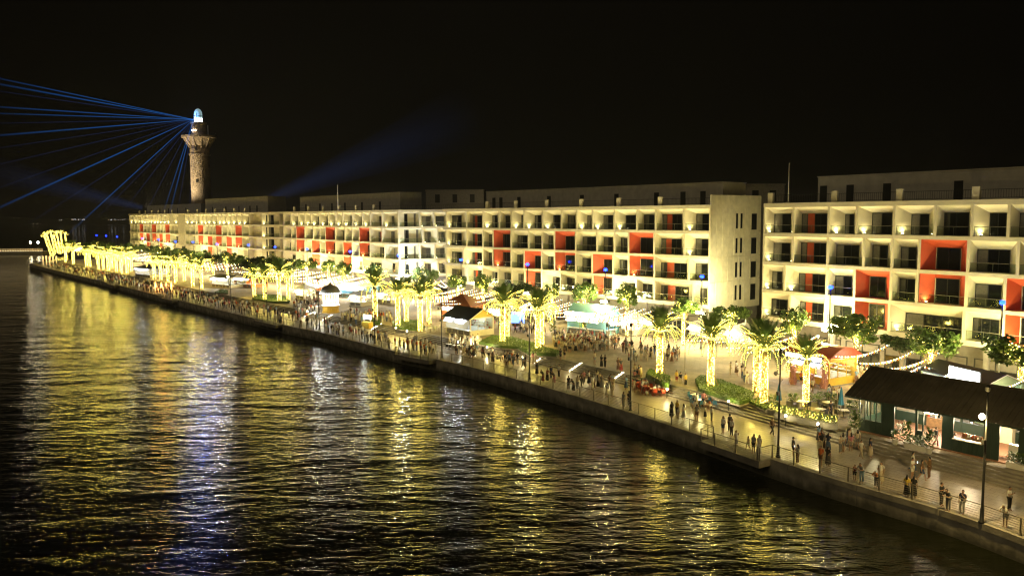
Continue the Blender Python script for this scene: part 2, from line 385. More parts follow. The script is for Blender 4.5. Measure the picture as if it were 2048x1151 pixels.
def hotel(label, P0, P1, rows, near=True, ped=True, lampbase=14., depth=13., piers=(), pents=(), end_wall=True, frontz=None, railbars=True, shop_lit=(), cut=0.):
    f = Facade(P0, P1); root = thing('hotel_building', label, 'hotel', (f.P0.x,f.P0.y,0), f.ang, 'white hotel blocks along the plaza'); L = f.L
    # body and slabs
    b = MB(); b.box(.05,RD+.02,PZ+5.05,L-.02-cut,depth,ROOF-.35); b.build('wall', M_white, root)
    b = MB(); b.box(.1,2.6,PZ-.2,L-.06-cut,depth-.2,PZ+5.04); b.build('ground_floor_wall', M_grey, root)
    b = MB(); b.box(-.02,0,5.9,L+.02,RD+.015,6.48); b.box(.03,RD+.015,5.89,L-.01,2.59,6.1); b.build('floor_slab', M_white, root)
    for k in range(1,4):
        b = MB(); b.box(-.02,0,CE[k-1]+.015,L+.02,RD+.015,FL[k]-.015); b.build('floor_slab', M_white, root)
    b = MB(); b.box(-.02,-.03,CE[3]+.015,L+.04-cut,depth+.1,ROOF)
    if cut: b.box(L+.04-cut,-.03,CE[3]+.015,L+.0,RD+.1,ROOF)
    b.build('roof_slab', [M_white], root)
    b = MB(); b.box(.2,.3,ROOF+.003,L-.2-cut,depth-.2,ROOF+.05); b.build('roof_deck', M_roof, root)
    # bays
    for r, row in enumerate(rows):         # r 0 = top row
        k = 3-r; zm = (FL[k]+CE[k])/2; edges = []
        for bay in row:
            x0, x1, kind = bay[0], bay[1], bay[2]
            s0 = max(.0, f.s_at(x0, zm)); s1 = min(L, f.s_at(x1, zm))
            if s1-s0 < .4: continue
            edges += [(s0,kind),(s1,kind)]
            if kind == 's': continue
            hw = .14
            if kind == 'p':
                pm = MB(); pm.box(s0+.02,.05,FL[k]-.02,s1-.02,RD+.01,CE[k]+.02); pm.build('solid_pier', M_side, root); continue
            zt = CE[k]; zb = FL[k]; red = kind == 'r'
            if kind == 'r': zb = FL[k-1]
            a, c = s0+hw, s1-hw; w = c-a
            if len(bay) > 4 and bay[3] is not None:
                i0 = max(a+.12, f.s_at(bay[3], zm, RD)); i1 = min(c-.1, f.s_at(bay[4], zm, RD))
                if i1 < i0+.5: i0, i1 = a+.35*w, c-.1
            else: i0, i1 = a+w*rb.uniform(.25,.38), c-w*rb.uniform(.03,.08)
            zi = zt-rb.uniform(.75,.95)
            if kind == 'w': i0, i1, zi = a+.25, c-.12, zt-.32
            mb = MB(); recess(mb, a, c, zb, zt, i0, i1, zi, 1 if red else 0)
            mb.build('balcony_recess', [M_white, M_red], root)
            if red:
                zmid = FL[k]-.55
                for (q0,q1) in ((zb+.02, min(zb+2.75,zmid-.2)), (FL[k]+.05, zi-.02)):
                    window(root, i0+.15, i1-.05, q0, q1, RD, near, False)
                mb = MB(); g0, g1 = min(zb+2.75,zmid-.2)+.01, FL[k]+.04
                mb.box(i0-.05,RD-.03,g0,i1+.05,RD+.01,g1); mb.build('spandrel', M_red, root)
            elif kind == 'q':              # narrow light, red stripe, wide door
                t = i1-i0
                window(root, i0, i0+.24*t, zb+.02, zi-.02, RD, near, True, True)
                mb = MB(); mb.box(i0+.24*t+.01,RD-.05,zb+.005,i0+.52*t-.01,RD+.01,zi); mb.build('red_stripe', M_red, root)
                window(root, i0+.52*t, i1-.02, zb+.02, zi-.02, RD, near, False)
            elif kind == 'w':              # three separate openings on a wide frontal balcony
                t = i1-i0
                for (u,v,nw) in ((.0,.07,True),(.16,.46,False),(.80,.90,False)):
                    window(root, i0+u*t, i0+v*t, zb+.02 if not nw else zb+.8, zi-.02, RD, near, not nw, nw)
                mb = MB()
                for (u,v) in ((.07,.16),(.46,.80),(.90,1.)): mb.box(i0+u*t+.005,RD-.04,zb+.004,i0+v*t-.005,RD+.012,zi)
                mb.build('back_wall', M_white, root)
            else: window(root, i0+.01, i1-.01, zb+.02, zi-.02, RD, near, rb.random() < .75)
            if kind != 'f': railing(root, a, c, zb)
            lamp = bay[5] if len(bay) > 5 else (1 if r == 0 else 0)
            if red: lamp = 1
            if lamp:
                wall_lamp(root, f, a+.33*(i0-a)+.28, zb+.01, .5, lampbase*(1.3 if red else 1.))
                if lamp == 2: wall_lamp(root, f, c-.35, zb+.01, .55, lampbase*.7)
        # fins between neighbouring bays
        done = []
        for s, kd in sorted(edges):
            if any(abs(s-q) < .25 for q in done): continue
            done.append(s); z0 = FL[k]-.016; z1 = CE[k]+.016
            mb = MB(); mb.box(max(-.02,s-.15),.012,z0,min(L+.02,s+.15),RD+.012,z1); mb.build('partition_wall', M_white, root)
    # roof terrace: rail, piers, penthouses
    if railbars:
        mb = MB(); mb.box(.3,.55,ROOF+1.0,L-.3,.59,ROOF+1.05); mb.box(.3,.55,ROOF+.16,L-.3,.59,ROOF+.2)
        st_ = .25 if near else .5
        for i in range(int((L-.6)/st_)): mb.box(.3+i*st_,.56,ROOF+.2,.325+i*st_,.58,ROOF+1.0)
        mb.build('roof_railing', M_metal, root)
    for px in piers:
        s = f.s_at(px, ROOF+.6, .3)
        mb = MB(); mb.box(s-.38,.22,ROOF+.004,s+.38,.62,ROOF+1.35); mb.build('roof_pier', M_white, root)
    for (px0, px1, h, dd, doors) in pents:
        s0 = f.s_at(px0, ROOF+2, dd); s1 = f.s_at(px1, ROOF+2, dd)
        mb = MB(); mb.box(s0,dd,ROOF+.052,s1,dd+6,ROOF+h); mb.box(s0-.1,dd-.1,ROOF+h,s1+.1,dd+6.1,ROOF+h+.12); pe = mb.build('penthouse', M_pent, root)
        for px in doors:
            s = f.s_at(px, ROOF+1.2, dd)
            mb = MB(); mb.box(s-.5,dd-.04,ROOF+.06,s+.5,dd+.02,ROOF+2.2); mb.build('door', M_frame, pe)
    # ground floor shop fronts
    n = int(L/5.2)
    for i in range(n):
        s0 = .6+i*(L-1.2)/n; s1 = s0+(L-1.2)/n-.7
        mb = MB(); z0, z1 = PZ+.01, PZ+3.4
        mb.box(s0,2.5,z0,s0+.1,2.59,z1); mb.box(s1-.1,2.5,z0,s1,2.59,z1); mb.box(s0+.1,2.5,z1-.1,s1-.1,2.59,z1); mb.box((s0+s1)/2-.05,2.5,z0,(s0+s1)/2+.05,2.59,z1-.1); mb.box(s0+.1,2.51,z0+2.3,s1-.1,2.585,z0+2.38)
        sf = mb.build('shop_front', M_frame, root)
        lit = i in shop_lit
        for (u,v) in ((s0+.1,(s0+s1)/2-.05),((s0+s1)/2+.05,s1-.1)):
            p = MB(); p.box(u+.01,2.53,z0+.02,v-.01,2.56,z0+2.29); p.build('pane', M_shoplit if lit else M_glass, sf)
    for i in range(int(L/9)):
        s = 1.2+i*9.; mb = MB(); mb.box(s-.25,.35,PZ-.1,s+.25,.85,5.88); mb.build('column', M_grey, root)
    return root, f
M_shoplit = emit('lit_shop_window', (.85,.93,1.), 1.6)
D_rows = [
 [(1528,1586.5,'n',1549.5,1582.5,2),(1586.5,1657,'q',1603,1655,0),(1657,1713,'n',1691,1709,1),(1713,1788,'n',1745,1784.5,1),(1788,1870,'n',1823.5,1859,2),(1870,1944,'n',1888,1938.5,0),(1944,2017,'n',1980,2014.5,1),(2017,2100,'n',2040,2096,0),(2100,2180,'n',None,None,1)],
 [(1527,1585,'n',1548,1581,2),(1585,1655,'q',1600.5,1653,0),(1655,1727,'n',1672.5,1719,0),(1727,1784,'n',1742.5,1776,0),(1784,1838,'n',1800,1833.5,0),(1838,1936,'r',1872,1923),(1936,2036,'n',1953,2021,0),(2036,2120,'n',2056,2110,0)],
 [(1523,1569,'n',1545.5,1565,1),(1569,1653,'q',1599,1651,1),(1653,1708.5,'n',1669.5,1704.5,0),(1708.5,1781,'r',1739,1772.5),(1781,1833,'n',1798,1831,0),(1833,1932,'s'),(1932,2009,'n',1947,2003.5,0),(2009,2100,'r',2043,2090),(2100,2180,'n')],
 [(1521.5,1579,'n',1544,1575.5,1),(1579,1650,'q',1601,1648,0),(1650,1706.5,'n',1666,1704,0),(1706.5,1777.5,'s'),(1777.5,1927,'n',1812,1924,1),(1927,2005.5,'n',1944,1999,0),(2005.5,2096,'s'),(2096,2180,'n')]]
A_rows = [
 [(892,933,'n',902.5,923.5,1),(933,965.6,'q',946,964,0),(965.6,998.4,'n',985.5,995.5,1),(998.4,1022.6,'n',1010,1020.5,0),(1022.6,1047.6,'n',1043.5,1047.6,1),(1047.6,1085,'n',1070.5,1083,1),(1085,1122.7,'n',1107.5,1121.5,1),(1122.7,1153.3,'n',1135.5,1151,0),(1153.3,1185.3,'n',1175.5,1183,1),(1185.3,1228.5,'n',1208,1226.5,1),(1228.5,1274,'n',1252,1272,1),(1274,1311,'n',1287.5,1309,0),(1311,1367.6,'q',1325,1364.5,0),(1367.6,1421,'n',1393.5,1418.5,1)],
 [(892,933,'n',902.5,923.5,1),(933,965.6,'q',946,964,0),(965.6,986,'n',978.5,984.5,0),(986,1021.8,'r',1006,1021),(1021.8,1056.8,'n',1036,1055.5,0),(1056.8,1084,'n',1070,1083,0),(1084,1109,'n',1097.5,1107,0),(1109,1151,'r',1131,1150.5),(1151,1193.7,'n',1166,1192.5,0),(1193.7,1228.5,'n',1207.5,1226,0),(1228.5,1256.8,'n',1240.5,1255,0),(1256.8,1308,'r',1281,1307),(1308,1368.5,'q',1323.5,1363.5,0),(1368.5,1419,'n',1392,1417,1)],
 [(892,926.6,'n',902.5,924,1),(926.6,965.6,'q',946,964,1),(965.6,985.5,'n',978.5,984,0),(985.5,1021.8,'s'),(1021.8,1048,'n',1035.5,1046,0),(1048,1083,'r',1070,1082.5),(1083,1109,'n',1097.5,1107.5,0),(1109,1151.5,'s'),(1151.5,1184,'n',1165,1182.5,0),(1184,1225.8,'r',1207.5,1225),(1225.8,1257,'n',1240,1255,0),(1257,1308.5,'s'),(1308.5,1377,'q',1322,1374,0),(1377,1419,'n',1390.5,1416,0)],
 [(892,935,'n',902,924,1),(935,965.6,'q',946,964,0),(965.6,996,'n',986,996,0),(996,1024,'n',1010,1022,0),(1024,1049,'n',1035,1047,0),(1049,1083,'s'),(1083,1121,'n',1106,1120,0),(1121,1152,'n',1134,1150,0),(1152,1184.5,'n',1165,1183,0),(1184.5,1225.5,'s'),(1225.5,1272,'n',1250,1271,1),(1272,1308.5,'n',1284,1306,0),(1308.5,1386,'q',1321,1378,0),(1386,1417.5,'n',1389,1415,0)]]
def rowof(edges, red=(), qq=(), y=None, skip=(), pier=(), lamps=False):
    out = []
    for a, b in zip(edges, edges[1:]):
        k = 'r' if a in red else 's' if a in skip else 'p' if a in pier else 'q' if a in qq else 'n'
        out.append((a,b,k,None,None,1 if lamps and k == 'n' else 0))
    return out
B1 = rowof([567,581,596.5,609,621.5,638.7,656,670.7,684.8,704.4,723.9,740,763.6,797], qq=(740,567), lamps=True)
B2 = rowof([567,582.4,592,609.3,626,639.5,650.6,670.3,689.5,704,718,739.3,763.6,797], red=(592,650.6,718), qq=(739.3,567))
B3 = rowof([567,582.4,592,609.3,623,640,650.6,671,685.8,704,718,740,769,797], skip=(592,650.6,718), red=(623,685.8), qq=())
B4 = rowof([567,592,609,623,640,656,671,685.8,704,725.5,764,797], skip=(623,685.8))
cx = lambda v: 240+v/7.877
C1 = rowof([cx(v) for v in (150,213,265,325,362,410,462,515,560,605,665,727,775,845,912,1022,1095,1165,1250,1310,1365,1440,1530,1595,1665,1750,1840,1915,2030)], pier=(cx(912),cx(775)), lamps=True)
C2 = rowof([cx(v) for v in (165,215,275,308,368,418,470,500,570,625,675,710,783,850,915,1025,1095,1180,1226,1312,1390,1450,1506,1602,1690,1755,1815,1920,2030)], red=tuple(cx(v) for v in (308,500,710,1226,1506,1815)), pier=(cx(915),))
C3 = rowof([cx(v) for v in (165,215,280,308,368,415,470,500,570,618,675,710,790,920,1030,1085,1185,1226,1312,1380,1460,1506,1605,1675,1765,1815,1925,2030)], skip=tuple(cx(v) for v in (308,500,710,1226,1506,1815)), red=tuple(cx(v) for v in (415,618,1380,1675)), pier=(cx(920),))
C4 = rowof([cx(v) for v in (165,240,310,415,470,540,618,675,760,850,1030,1100,1190,1270,1315,1380,1460,1600,1675,1765,1860,1940,2030)], skip=tuple(cx(v) for v in (415,618,1380,1675)))
# block furthest right (its far-left end starts the gap)
D0, D1 = (33.2,105.3), (50.1,80.8)
dd = (Vector((*D1,0))-Vector((*D0,0))); DE = (D0[0]+dd.x*1.75, D0[1]+dd.y*1.75)
hotD, fD = hotel('cream hotel block at the right edge of the picture with tall red balconies', D0, DE, D_rows, piers=(1541,1669,1799,1952,2120), pents=((1636,2240,3.3,5.,(1647,1700,1774,1917)),), shop_lit=(4,), lampbase=16)
hotA, fA = hotel('cream hotel block in the middle with a panelled end wall', (-14.6,169.2), (29.2,117.6), A_rows, piers=(974,1031,1093,1162,1237,1320), pents=((973,1446,3.4,5.,(988,1002,1038,1098,1164,1233,1313,1366,1406)),), shop_lit=(5,8), lampbase=16)
hotB, fB = hotel('cream hotel block with a white floodlit corner left of the middle', (-69.5,238.5), (-25.9,182.5), [B1,B2,B3,B4], near=False, cut=7., piers=(588,616,645.5,677,711,747), pents=((600,800,4.2,5.,(612,640,664,690,724,760)),), lampbase=15)
W1 = [(797,840,'w',779,836,1),(840,868,'n',843,861,1),(868,900,'n',871,888,1)]
W2 = [(797,846,'w',779,836,1),(846,875,'n',849,861,1),(875,905,'n',877,889,1)]
W3 = [(797,840,'w',779,836,0),(840,869,'n',844,861,0),(869,905,'n',872,889,1)]
W4 = [(797,846,'w',779,836,1),(846,875,'n',850,862,1),(875,905,'n',878,889,1)]
hotB2, fB2 = hotel('white floodlit corner wing facing the water beside the middle hotel block', (-25.88,182.45), (-12.6,187.2), [W1,W2,W3,W4], near=False, depth=11., lampbase=15)
hotC, fC = hotel('farthest cream hotel block below the lighthouse with slim red balconies', (-169,353), (-77,245.5), [C1,C2,C3,C4], near=False, piers=[cx(v) for v in (303,397,495,598,705,817,1063,1213,1350,1490,1640,1795,1963)], pents=((294,402,3.6,6.,(303,320,337,355,372)),(411,536,5.,5.5,(425,452,478,500,514))), lampbase=22)
CW = [[(523,566,'w',514,560,1)]]*4
hotC2, fC2 = hotel('corner wing with wide balconies between the two left hotel blocks', (-76.95,245.4), (-69.8,240.4), CW, near=False, depth=9., lampbase=18, railbars=False)
# panelled end wall of the middle block
endw = link('end_wall', None, hotA); L = fA.L
zz = [PZ+4.6, 9.8, 13.5, 17.25, 22.7]; ncol = 9
WINS = [(6.4,6.9),(7.6,8.1),(10.6,12.0)]
for r in range(4):
    cuts = [0.]+[.02+13.2*k/ncol for k in range(1,ncol)]+[13.2]
    for a, b in zip(cuts, cuts[1:]):
        mb = MB(); mb.box(L+.045,a+.03,zz[r]+.03,L+.10+.008*((r+int(a))%3),b-.03,zz[r+1]-.03); mb.build('wall_panel', M_side, endw)
    for (u,v) in WINS:
        mb = MB(); z0 = FL[r]+(.25 if v-u < 1 else 0); z1 = z0+(2.3 if v-u < 1 else 2.5)
        mb.box(L+.06,u,z0,L+.135,v,z1); mb.box(L+.13,u+.07,z0+.07,L+.14,v-.07,z1-.07,mi=1); mb.build('window', [M_frame, M_glass], endw)
mb = MB(); mb.box(L+.0,-.05,ROOF-.3,L+.13,13.1,22.75); mb.build('parapet', M_side, hotA)
# further roofs seen behind
M_far = mat('far_plaster', (.30,.28,.24), .85, var=.2)
for (x0,x1,Y,zt,lab) in ((852,968,205,26.2,'dim plain block rising behind the white corner wing'),(1452,1568,150,25.2,'dim plain block in the gap behind the two nearest hotels')):
    a = atd(x0,420,Y); b = atd(x1,420,Y); bl = thing('background_building', lab, 'building', (a.x,Y,0))
    mb = MB(); mb.box(0,0,0,b.x-a.x,12,zt); mb.build('wall', M_far, bl)
    mb = MB(); mb.box(-.2,-.2,zt,b.x-a.x+.2,12.2,zt+.3); mb.build('roof', M_far, bl)
    for k in range(3): 
        mb = MB(); x = (b.x-a.x)*(.2+.3*k); mb.box(x-.6,-.05,zt-3,x+.6,.02,zt-.9); mb.build('window', M_frame, bl)
p = atd(1577,386,112); an = thing('antenna_mast', 'thin pale antenna mast standing on the roof of the right hotel block', 'antenna', (p.x,p.y,ROOF+.05))
mb = MB(); mb.tube((0,0,0),(0,0,5.6),.07,.04); mb.build('mast', M_wht, an); mb = MB(); mb.box(-.2,-.2,0,.2,.2,.25); mb.build('base', M_conc, an)
p = atd(676,412,205); an = thing('antenna_mast', 'short faint antenna mast on the roof left of the floodlit corner', 'antenna', (p.x,p.y,ROOF+.05))
mb = MB(); mb.tube((0,0,0),(0,0,6.5),.1,.05); mb.build('mast', M_wht, an); mb = MB(); mb.box(-.2,-.2,0,.2,.2,.25); mb.build('base', M_conc, an)

# ================================================================ lighthouse
LH = atd(404.5, 430, 335); lh = thing('lighthouse', 'tall round brick lighthouse with a glowing glass lantern', 'lighthouse', (LH.x,LH.y,0))
def brick_mat():
    m = mat('tower_brick', (.50,.39,.25), .85, var=.3, scale=.5); n = m.node_tree.nodes; l = m.node_tree.links
    tc = n.new('ShaderNodeTexCoord'); t = n.new('ShaderNodeTexVoronoi'); t.inputs['Scale'].default_value = 1.6; mp = n.new('ShaderNodeMapping'); mp.inputs['Scale'].default_value = (1,1,1.8)
    l.new(tc.outputs['Object'], mp.inputs[0]); l.new(mp.outputs[0], t.inputs[0]); bp = n.new('ShaderNodeBump'); bp.inputs['Strength'].default_value = 1; bp.inputs['Distance'].default_value = .25
    l.new(t.outputs[0], bp.inputs['Height']); l.new(bp.outputs[0], n['Principled BSDF'].inputs['Normal']); return m
M_brick = brick_mat()
mb = MB(); mb.lathe([(4.1,0),(3.95,30),(3.85,46),(3.8,49.2)], 32); mb.build('tower', M_brick, lh, smooth=True)
mb = MB(); mb.lathe([(3.85,45.2),(4.25,45.25),(4.25,45.9),(3.85,45.95)], 32); mb.build('band', M_brick, lh)
mb = MB(); mb.lathe([(3.8,49.21),(6.3,52.4),(6.9,52.5),(6.9,53.3),(2.9,53.32)], 32); mb.build('gallery', M_brick, lh)
for k in range(12):
    t = 2*PI*k/12; mb = MB(); c, s_ = math.cos(t), math.sin(t)
    mb.tube((3.8*c,3.8*s_,48.4),(6.2*c,6.2*s_,52.2),.22,.22,4); mb.build('bracket', M_brick, lh)
mb = MB()
for k in range(24):
    t = 2*PI*k/24; t2 = 2*PI*(k+1)/24; mb.tube((6.7*math.cos(t),6.7*math.sin(t),53.3),(6.7*math.cos(t),6.7*math.sin(t),54.5),.05,n=4); mb.tube((6.7*math.cos(t),6.7*math.sin(t),54.45),(6.7*math.cos(t2),6.7*math.sin(t2),54.45),.05,n=4)
mb.build('gallery_railing', M_metal, lh)
mb = MB(); mb.lathe([(2.95,53.33),(2.85,58.2),(3.2,58.3),(3.2,58.8),(1.9,58.82)], 24); mb.build('watch_room', M_brick, lh)
M_lant = emit('lantern_glass', (.50,.78,.85), .40)
mb = MB(); mb.lathe([(1.72,60.6),(1.70,62.0),(1.5,63.1),(1.0,64.),(.3,64.5)], 20); la = mb.build('lantern', M_lant, lh)
mb = MB(); mb.lathe([(1.70,58.83),(1.70,60.58)], 20); mb.build('lamp_lens', emit('lighthouse_lens', (.80,.93,1.), 4), la)
mb = MB()
for k in range(8):
    t = 2*PI*k/8; c, s_ = math.cos(t), math.sin(t); mb.tube((1.82*c,1.82*s_,58.83),(1.82*c,1.82*s_,62.2),.12,n=4); mb.tube((1.82*c,1.82*s_,62.2),(.35*c,.35*s_,64.7),.07,n=4)
mb.lathe([(1.9,61.3),(1.9,61.45)],20); mb.lathe([(.3,64.6),(.12,65.6)],8); mb.build('glazing_bar', M_metal, la)
for (x,z) in ((0,34),(-.9,24),(0,47.3)):
    mb = MB(); mb.box(x-.35,-4.15,z,x+.35,-3.6,z+1.5); mb.build('window', M_black, lh)
M_lamp2 = emit('gallery_lamp', (1.,.75,.42), 14); M_lampw = emit('gallery_spot_white', (.9,.93,1.), 22)
for (t,mm) in ((-2.15,M_lampw),(-1.95,M_lamp2),(-1.62,M_lamp2)):
    mb = MB(); mb.octa((3.1*math.cos(t),3.1*math.sin(t),55.4),.36); mb.build('gallery_lamp', mm, lh)
mb = MB(); mb.tube((4.2,-1,53.3),(4.2,-1,57.6),.12); mb.build('aerial', M_wht, lh)
point('lantern_light', (-1.2,-3.4,61), (.20,.40,1.), 1500, .3, lh)
tgt = at(405,850,-1.6)-Vector((LH.x,LH.y,0))
spot('lantern_beam', (-1.0,-3.4,60.2), tuple(tgt), (.07,.15,1.), 36000, 9, .10, lh, .5)
for t in (-2.3,-1.2): spot('tower_uplight', (24*math.cos(t),24*math.sin(t),23.5), (0,0,47), (1.,.82,.55), 45000, 75, .3, lh)
# laser show: beams of light fanning out from the lantern (glow along their length)
def beam_mat(name, col, s, fade):
    m = bpy.data.materials.new(name); m.use_nodes = True; n = m.node_tree.nodes; l = m.node_tree.links; n.remove(n['Principled BSDF'])
    tc = n.new('ShaderNodeTexCoord'); sx = n.new('ShaderNodeSeparateXYZ'); l.new(tc.outputs['Generated'], sx.inputs[0])
    pw = n.new('ShaderNodeMapRange'); pw.inputs[3].default_value = s; pw.inputs[4].default_value = s*fade; l.new(sx.outputs[2], pw.inputs[0])
    e = n.new('ShaderNodeEmission'); e.inputs[0].default_value = (*col,1); l.new(pw.outputs[0], e.inputs[1])
    t = n.new('ShaderNodeBsdfTransparent'); a = n.new('ShaderNodeAddShader'); l.new(t.outputs[0], a.inputs[0]); l.new(e.outputs[0], a.inputs[1]); l.new(a.outputs[0], n['Material Output'].inputs[0])
    m.cycles.emission_sampling = 'NONE'; return m
M_beam = beam_mat('laser_glow', (.016,.15,.55), .125, .04); M_beam2 = beam_mat('laser_glow_faint', (.04,.10,.40), .05, .05); M_beam3 = beam_mat('searchlight_glow', (.12,.25,.8), .0050, .0)
src = Vector((LH.x-1.2, LH.y-2.2, 59.8))
def beam(a, b, r0, r1, m, label, name='laser_beam', cat='laser beam', grp='blue laser beams from the lighthouse'):
    a = Vector(a); b = Vector(b); d = b-a; Ln = d.length
    mb = MB(); n = 10
    for q in (1.,.66,.33): k0 = len(mb.f); mb.lathe([(r0*q,0),(r1*q,Ln)], n); mb.f = mb.f[:k0+n]; mb.m = mb.m[:k0+n]
    o = mb.build(name, m, None, loc=a); o.rotation_euler = d.to_track_quat('Z','Y').to_euler(); o.visible_shadow = True
    tag(o, label, cat, grp); return o
for (x,y,Y,r,m,lab) in ((-30,151,250,.55,M_beam,'topmost blue laser beam from the lantern to the left edge'),(-30,163,250,.75,M_beam,'second blue laser beam from the top, close under the topmost'),(-30,178,260,.4,M_beam2,'thin faint blue laser beam third from the top'),
    (-30,212,260,.6,M_beam,'fourth blue laser beam, nearly level'),(-30,226,260,.5,M_beam,'fifth blue laser beam, level with the lantern'),(-30,273,240,.7,M_beam,'blue laser beam falling slightly to the left edge'),
    (-30,428,230,.75,M_beam,'steeper blue laser beam meeting the left edge above the far shore'),(136,468,250,.55,M_beam,'blue laser beam ending over the lit tip of the promenade'),
    (328,421,262,.45,M_beam,'left one of two steep blue laser beams onto the far hotel roof'),(340,424,262,.55,M_beam,'right one of two steep blue laser beams onto the far hotel roof'),(379,424,262,.4,M_beam2,'faint steep laser beam just left of the tower'),(387,424,262,.35,M_beam2,'faint laser beam crossing the tower face')):
    beam(src, atd(x,y,Y), .07, r*.55, m, lab)
for i,(x,y,Y) in enumerate(((-30,247,250),(-30,300,245),(-30,335,240),(-30,385,235),(60,445,240),(190,440,258),(240,432,262),(290,428,262),(355,424,262))):
    beam(src, atd(x,y,Y), .05, .16, M_beam2, 'hair-thin faint laser ray, %s from the top of the fan' % ('first','second','third','fourth','fifth','sixth','seventh','eighth','ninth')[i])
beam(atd(520,405,420), atd(960,225,400), 1.5, 16, M_beam3, 'broad faint searchlight cone rising behind the hotel roofs', 'searchlight_beam', 'searchlight beam', 'faint searchlight beams')
beam(atd(285,415,420), atd(-60,330,400), 1.5, 9, M_beam3, 'broad faint searchlight cone low over the far shore', 'searchlight_beam', 'searchlight beam', 'faint searchlight beams')
# ================================================================ quay railing
def post_mesh():
    mb = MB(); mb.quad((-.03,-.05,0),(.03,-.05,0),(.03,-.03,1.1),(-.03,-.03,1.1)); mb.quad((.03,.05,0),(-.03,.05,0),(-.03,.03,1.1),(.03,.03,1.1))
    mb.quad((.03,-.05,0),(.03,.05,0),(.03,.03,1.1),(.03,-.03,1.1)); mb.quad((-.03,.05,0),(-.03,-.05,0),(-.03,-.03,1.1),(-.03,.03,1.1)); mb.quad((-.03,-.03,1.1),(.03,-.03,1.1),(.03,.03,1.1),(-.03,.03,1.1))
    mb.box(-.09,-.09,0,.09,.09,.02); return mb.mesh('railing_post', M_steel)
PM = post_mesh()
path = []; s = 16.0
marks = sorted([(a,b) for a,b in PLAT])
secs = []; cur = []
def inplat(s):
    for a,b in marks:
        if a <= s <= b: return True
    return False
pts = []; s = 16.
while s < QL-3:
    nxt = s+2.4
    pts.append((qpos(s,-1.2 if inplat(s) else .3,.012 if not inplat(s) else .02), s))
    for a,b in marks:
        if s < a < nxt: pts.append((qpos(a+.1,.3,.02),a)); pts.append((qpos(a+.1,-1.2,.02),a))
        if s < b < nxt: pts.append((qpos(b-.1,-1.2,.02),b)); pts.append((qpos(b-.1,.3,.02),b))
    s = nxt
names = ['nearest stretch of steel cable railing along the quay edge','steel cable railing around the nearest viewing platform','steel quay railing past the sunlit-free steps below the blue kiosk','steel quay railing beside the crowded second platform','steel quay railing below the carousel','steel quay railing below the dark tiled kiosks','far steel quay railing towards the fire show','far steel quay railing along the densest crowd','farthest steel quay railing near the tip']
names[2] = 'steel quay railing in front of the wide stairs below the blue kiosk'
per = max(2, len(pts)//len(names)+1)
for g in range(len(names)):
    seg = pts[g*per:(g+1)*per+1]
    if len(seg) < 2: break
    o = seg[0][0]; r = thing('quay_railing', names[g], 'railing', o, 0, 'steel railing sections along the quay')
    for (p,s) in (seg[:-1] if g < len(names)-1 else seg): link('post', PM, r, p-o, qdir(s)+PI/2)
    mb = MB()
    for (a,_),(b,_) in zip(seg,seg[1:]): mb.tube(a-o+Vector((0,0,1.1)), b-o+Vector((0,0,1.1)), .03, n=5, cap=False)
    mb.build('handrail', M_steel, r)
    for k in range(6 if g < 5 else 3):
        h = .16+.155*k if g < 5 else .25+.3*k
        mb = MB()
        for (a,_),(b,_) in zip(seg,seg[1:]): mb.tube(a-o+Vector((0,0,h)), b-o+Vector((0,0,h)), .011 if g < 2 else .016, n=3, cap=False)
        mb.build('cable', M_steel, r)

# ================================================================ quay lamp posts (dark, 8.8 m, some lit)
def post_parts(lit):
    mb = MB(); mb.lathe([(.20,0),(.20,.08),(.13,.12),(.12,.9),(.085,1.0),(.075,4.5),(.05,8.6)],10); pole = mb.mesh('pole', M_metal, True)
    mb = MB(); mb.lathe([(.05,8.6),(.14,8.66),(.16,8.9),(.05,9.05)],8); cap = mb.mesh('finial', M_metal)
    mb = MB(); mb.box(.05,-.09,5.2,.30,.09,5.5); mb.box(-.05,-.02,5.3,.06,.02,5.36); spk = mb.mesh('speaker_box', M_metal)
    mb = MB(); mb.tube((0,0,6.9),(.42,0,7.05),.025,n=5); mb.tube((0,0,6.2),(-.36,0,6.45),.02,n=5); arm = mb.mesh('arm', M_metal)
    return pole, cap, spk, arm
PP = post_parts(False)
mb = MB(); mb.lathe([(.05,-.19),(.15,-.11),(.19,0),(.15,.11),(.05,.19)],10); ME_globe = mb.mesh('lamp_globe', M_globe, True)
mb = MB(); mb.lathe([(.05,-.19),(.15,-.11),(.19,0),(.15,.11),(.05,.19)],10); ME_globed = mb.mesh('lamp_globe', M_wht, True)
LPS = [((1963,1044),True,'lit lamp post on the quay in front of the dark green cafe'),((1556,913),False,'dark unlit lamp post beside the nearest viewing platform'),((1261,820),False,'dark lamp post on the quay between the steps and the red chairs'),((1059,757),False,'dark lamp post on the quay below the twin hedge beds'),((884,715),False,'dark lamp post at the crowded viewing platform before the white kiosk'),((750,686),False,'dark lamp post below the palm left of the white kiosk'),((639,659),False,'dark lamp post on the quay just left of the carousel'),((535,640),False,'dark lamp post below the four palms of the round bed'),((463,618),True,'lit lamp post with a white globe beside the dark roofed kiosk'),((401,603),False,'dark lamp post right of the fire show crowd'),((341,588),False,'dark lamp post behind the fire show'),((260,555),False,'dark lamp post at the end of the far palm row'),((170,540),False,'dark lamp post nearest to the leaning palms')]
for (px,lit,lab) in LPS:
    p = at(*px,.004); s_, o_ = qs(p); a = qdir(s_)
    lp = thing('quay_lamp_post', lab, 'lamp post', p, a+PI/2, 'dark lamp posts along the quay')
    for nm, me in zip(('pole','finial','speaker_box','arm'), PP): link(nm, me, lp)
    link('lamp_globe', ME_globe if lit else ME_globed, lp, (.5,0,7.05))
    if lit: point('post_light', (.95,0,7.0), (1.,.72,.24), 2700 if p.y < 80 else 260, .2, lp)

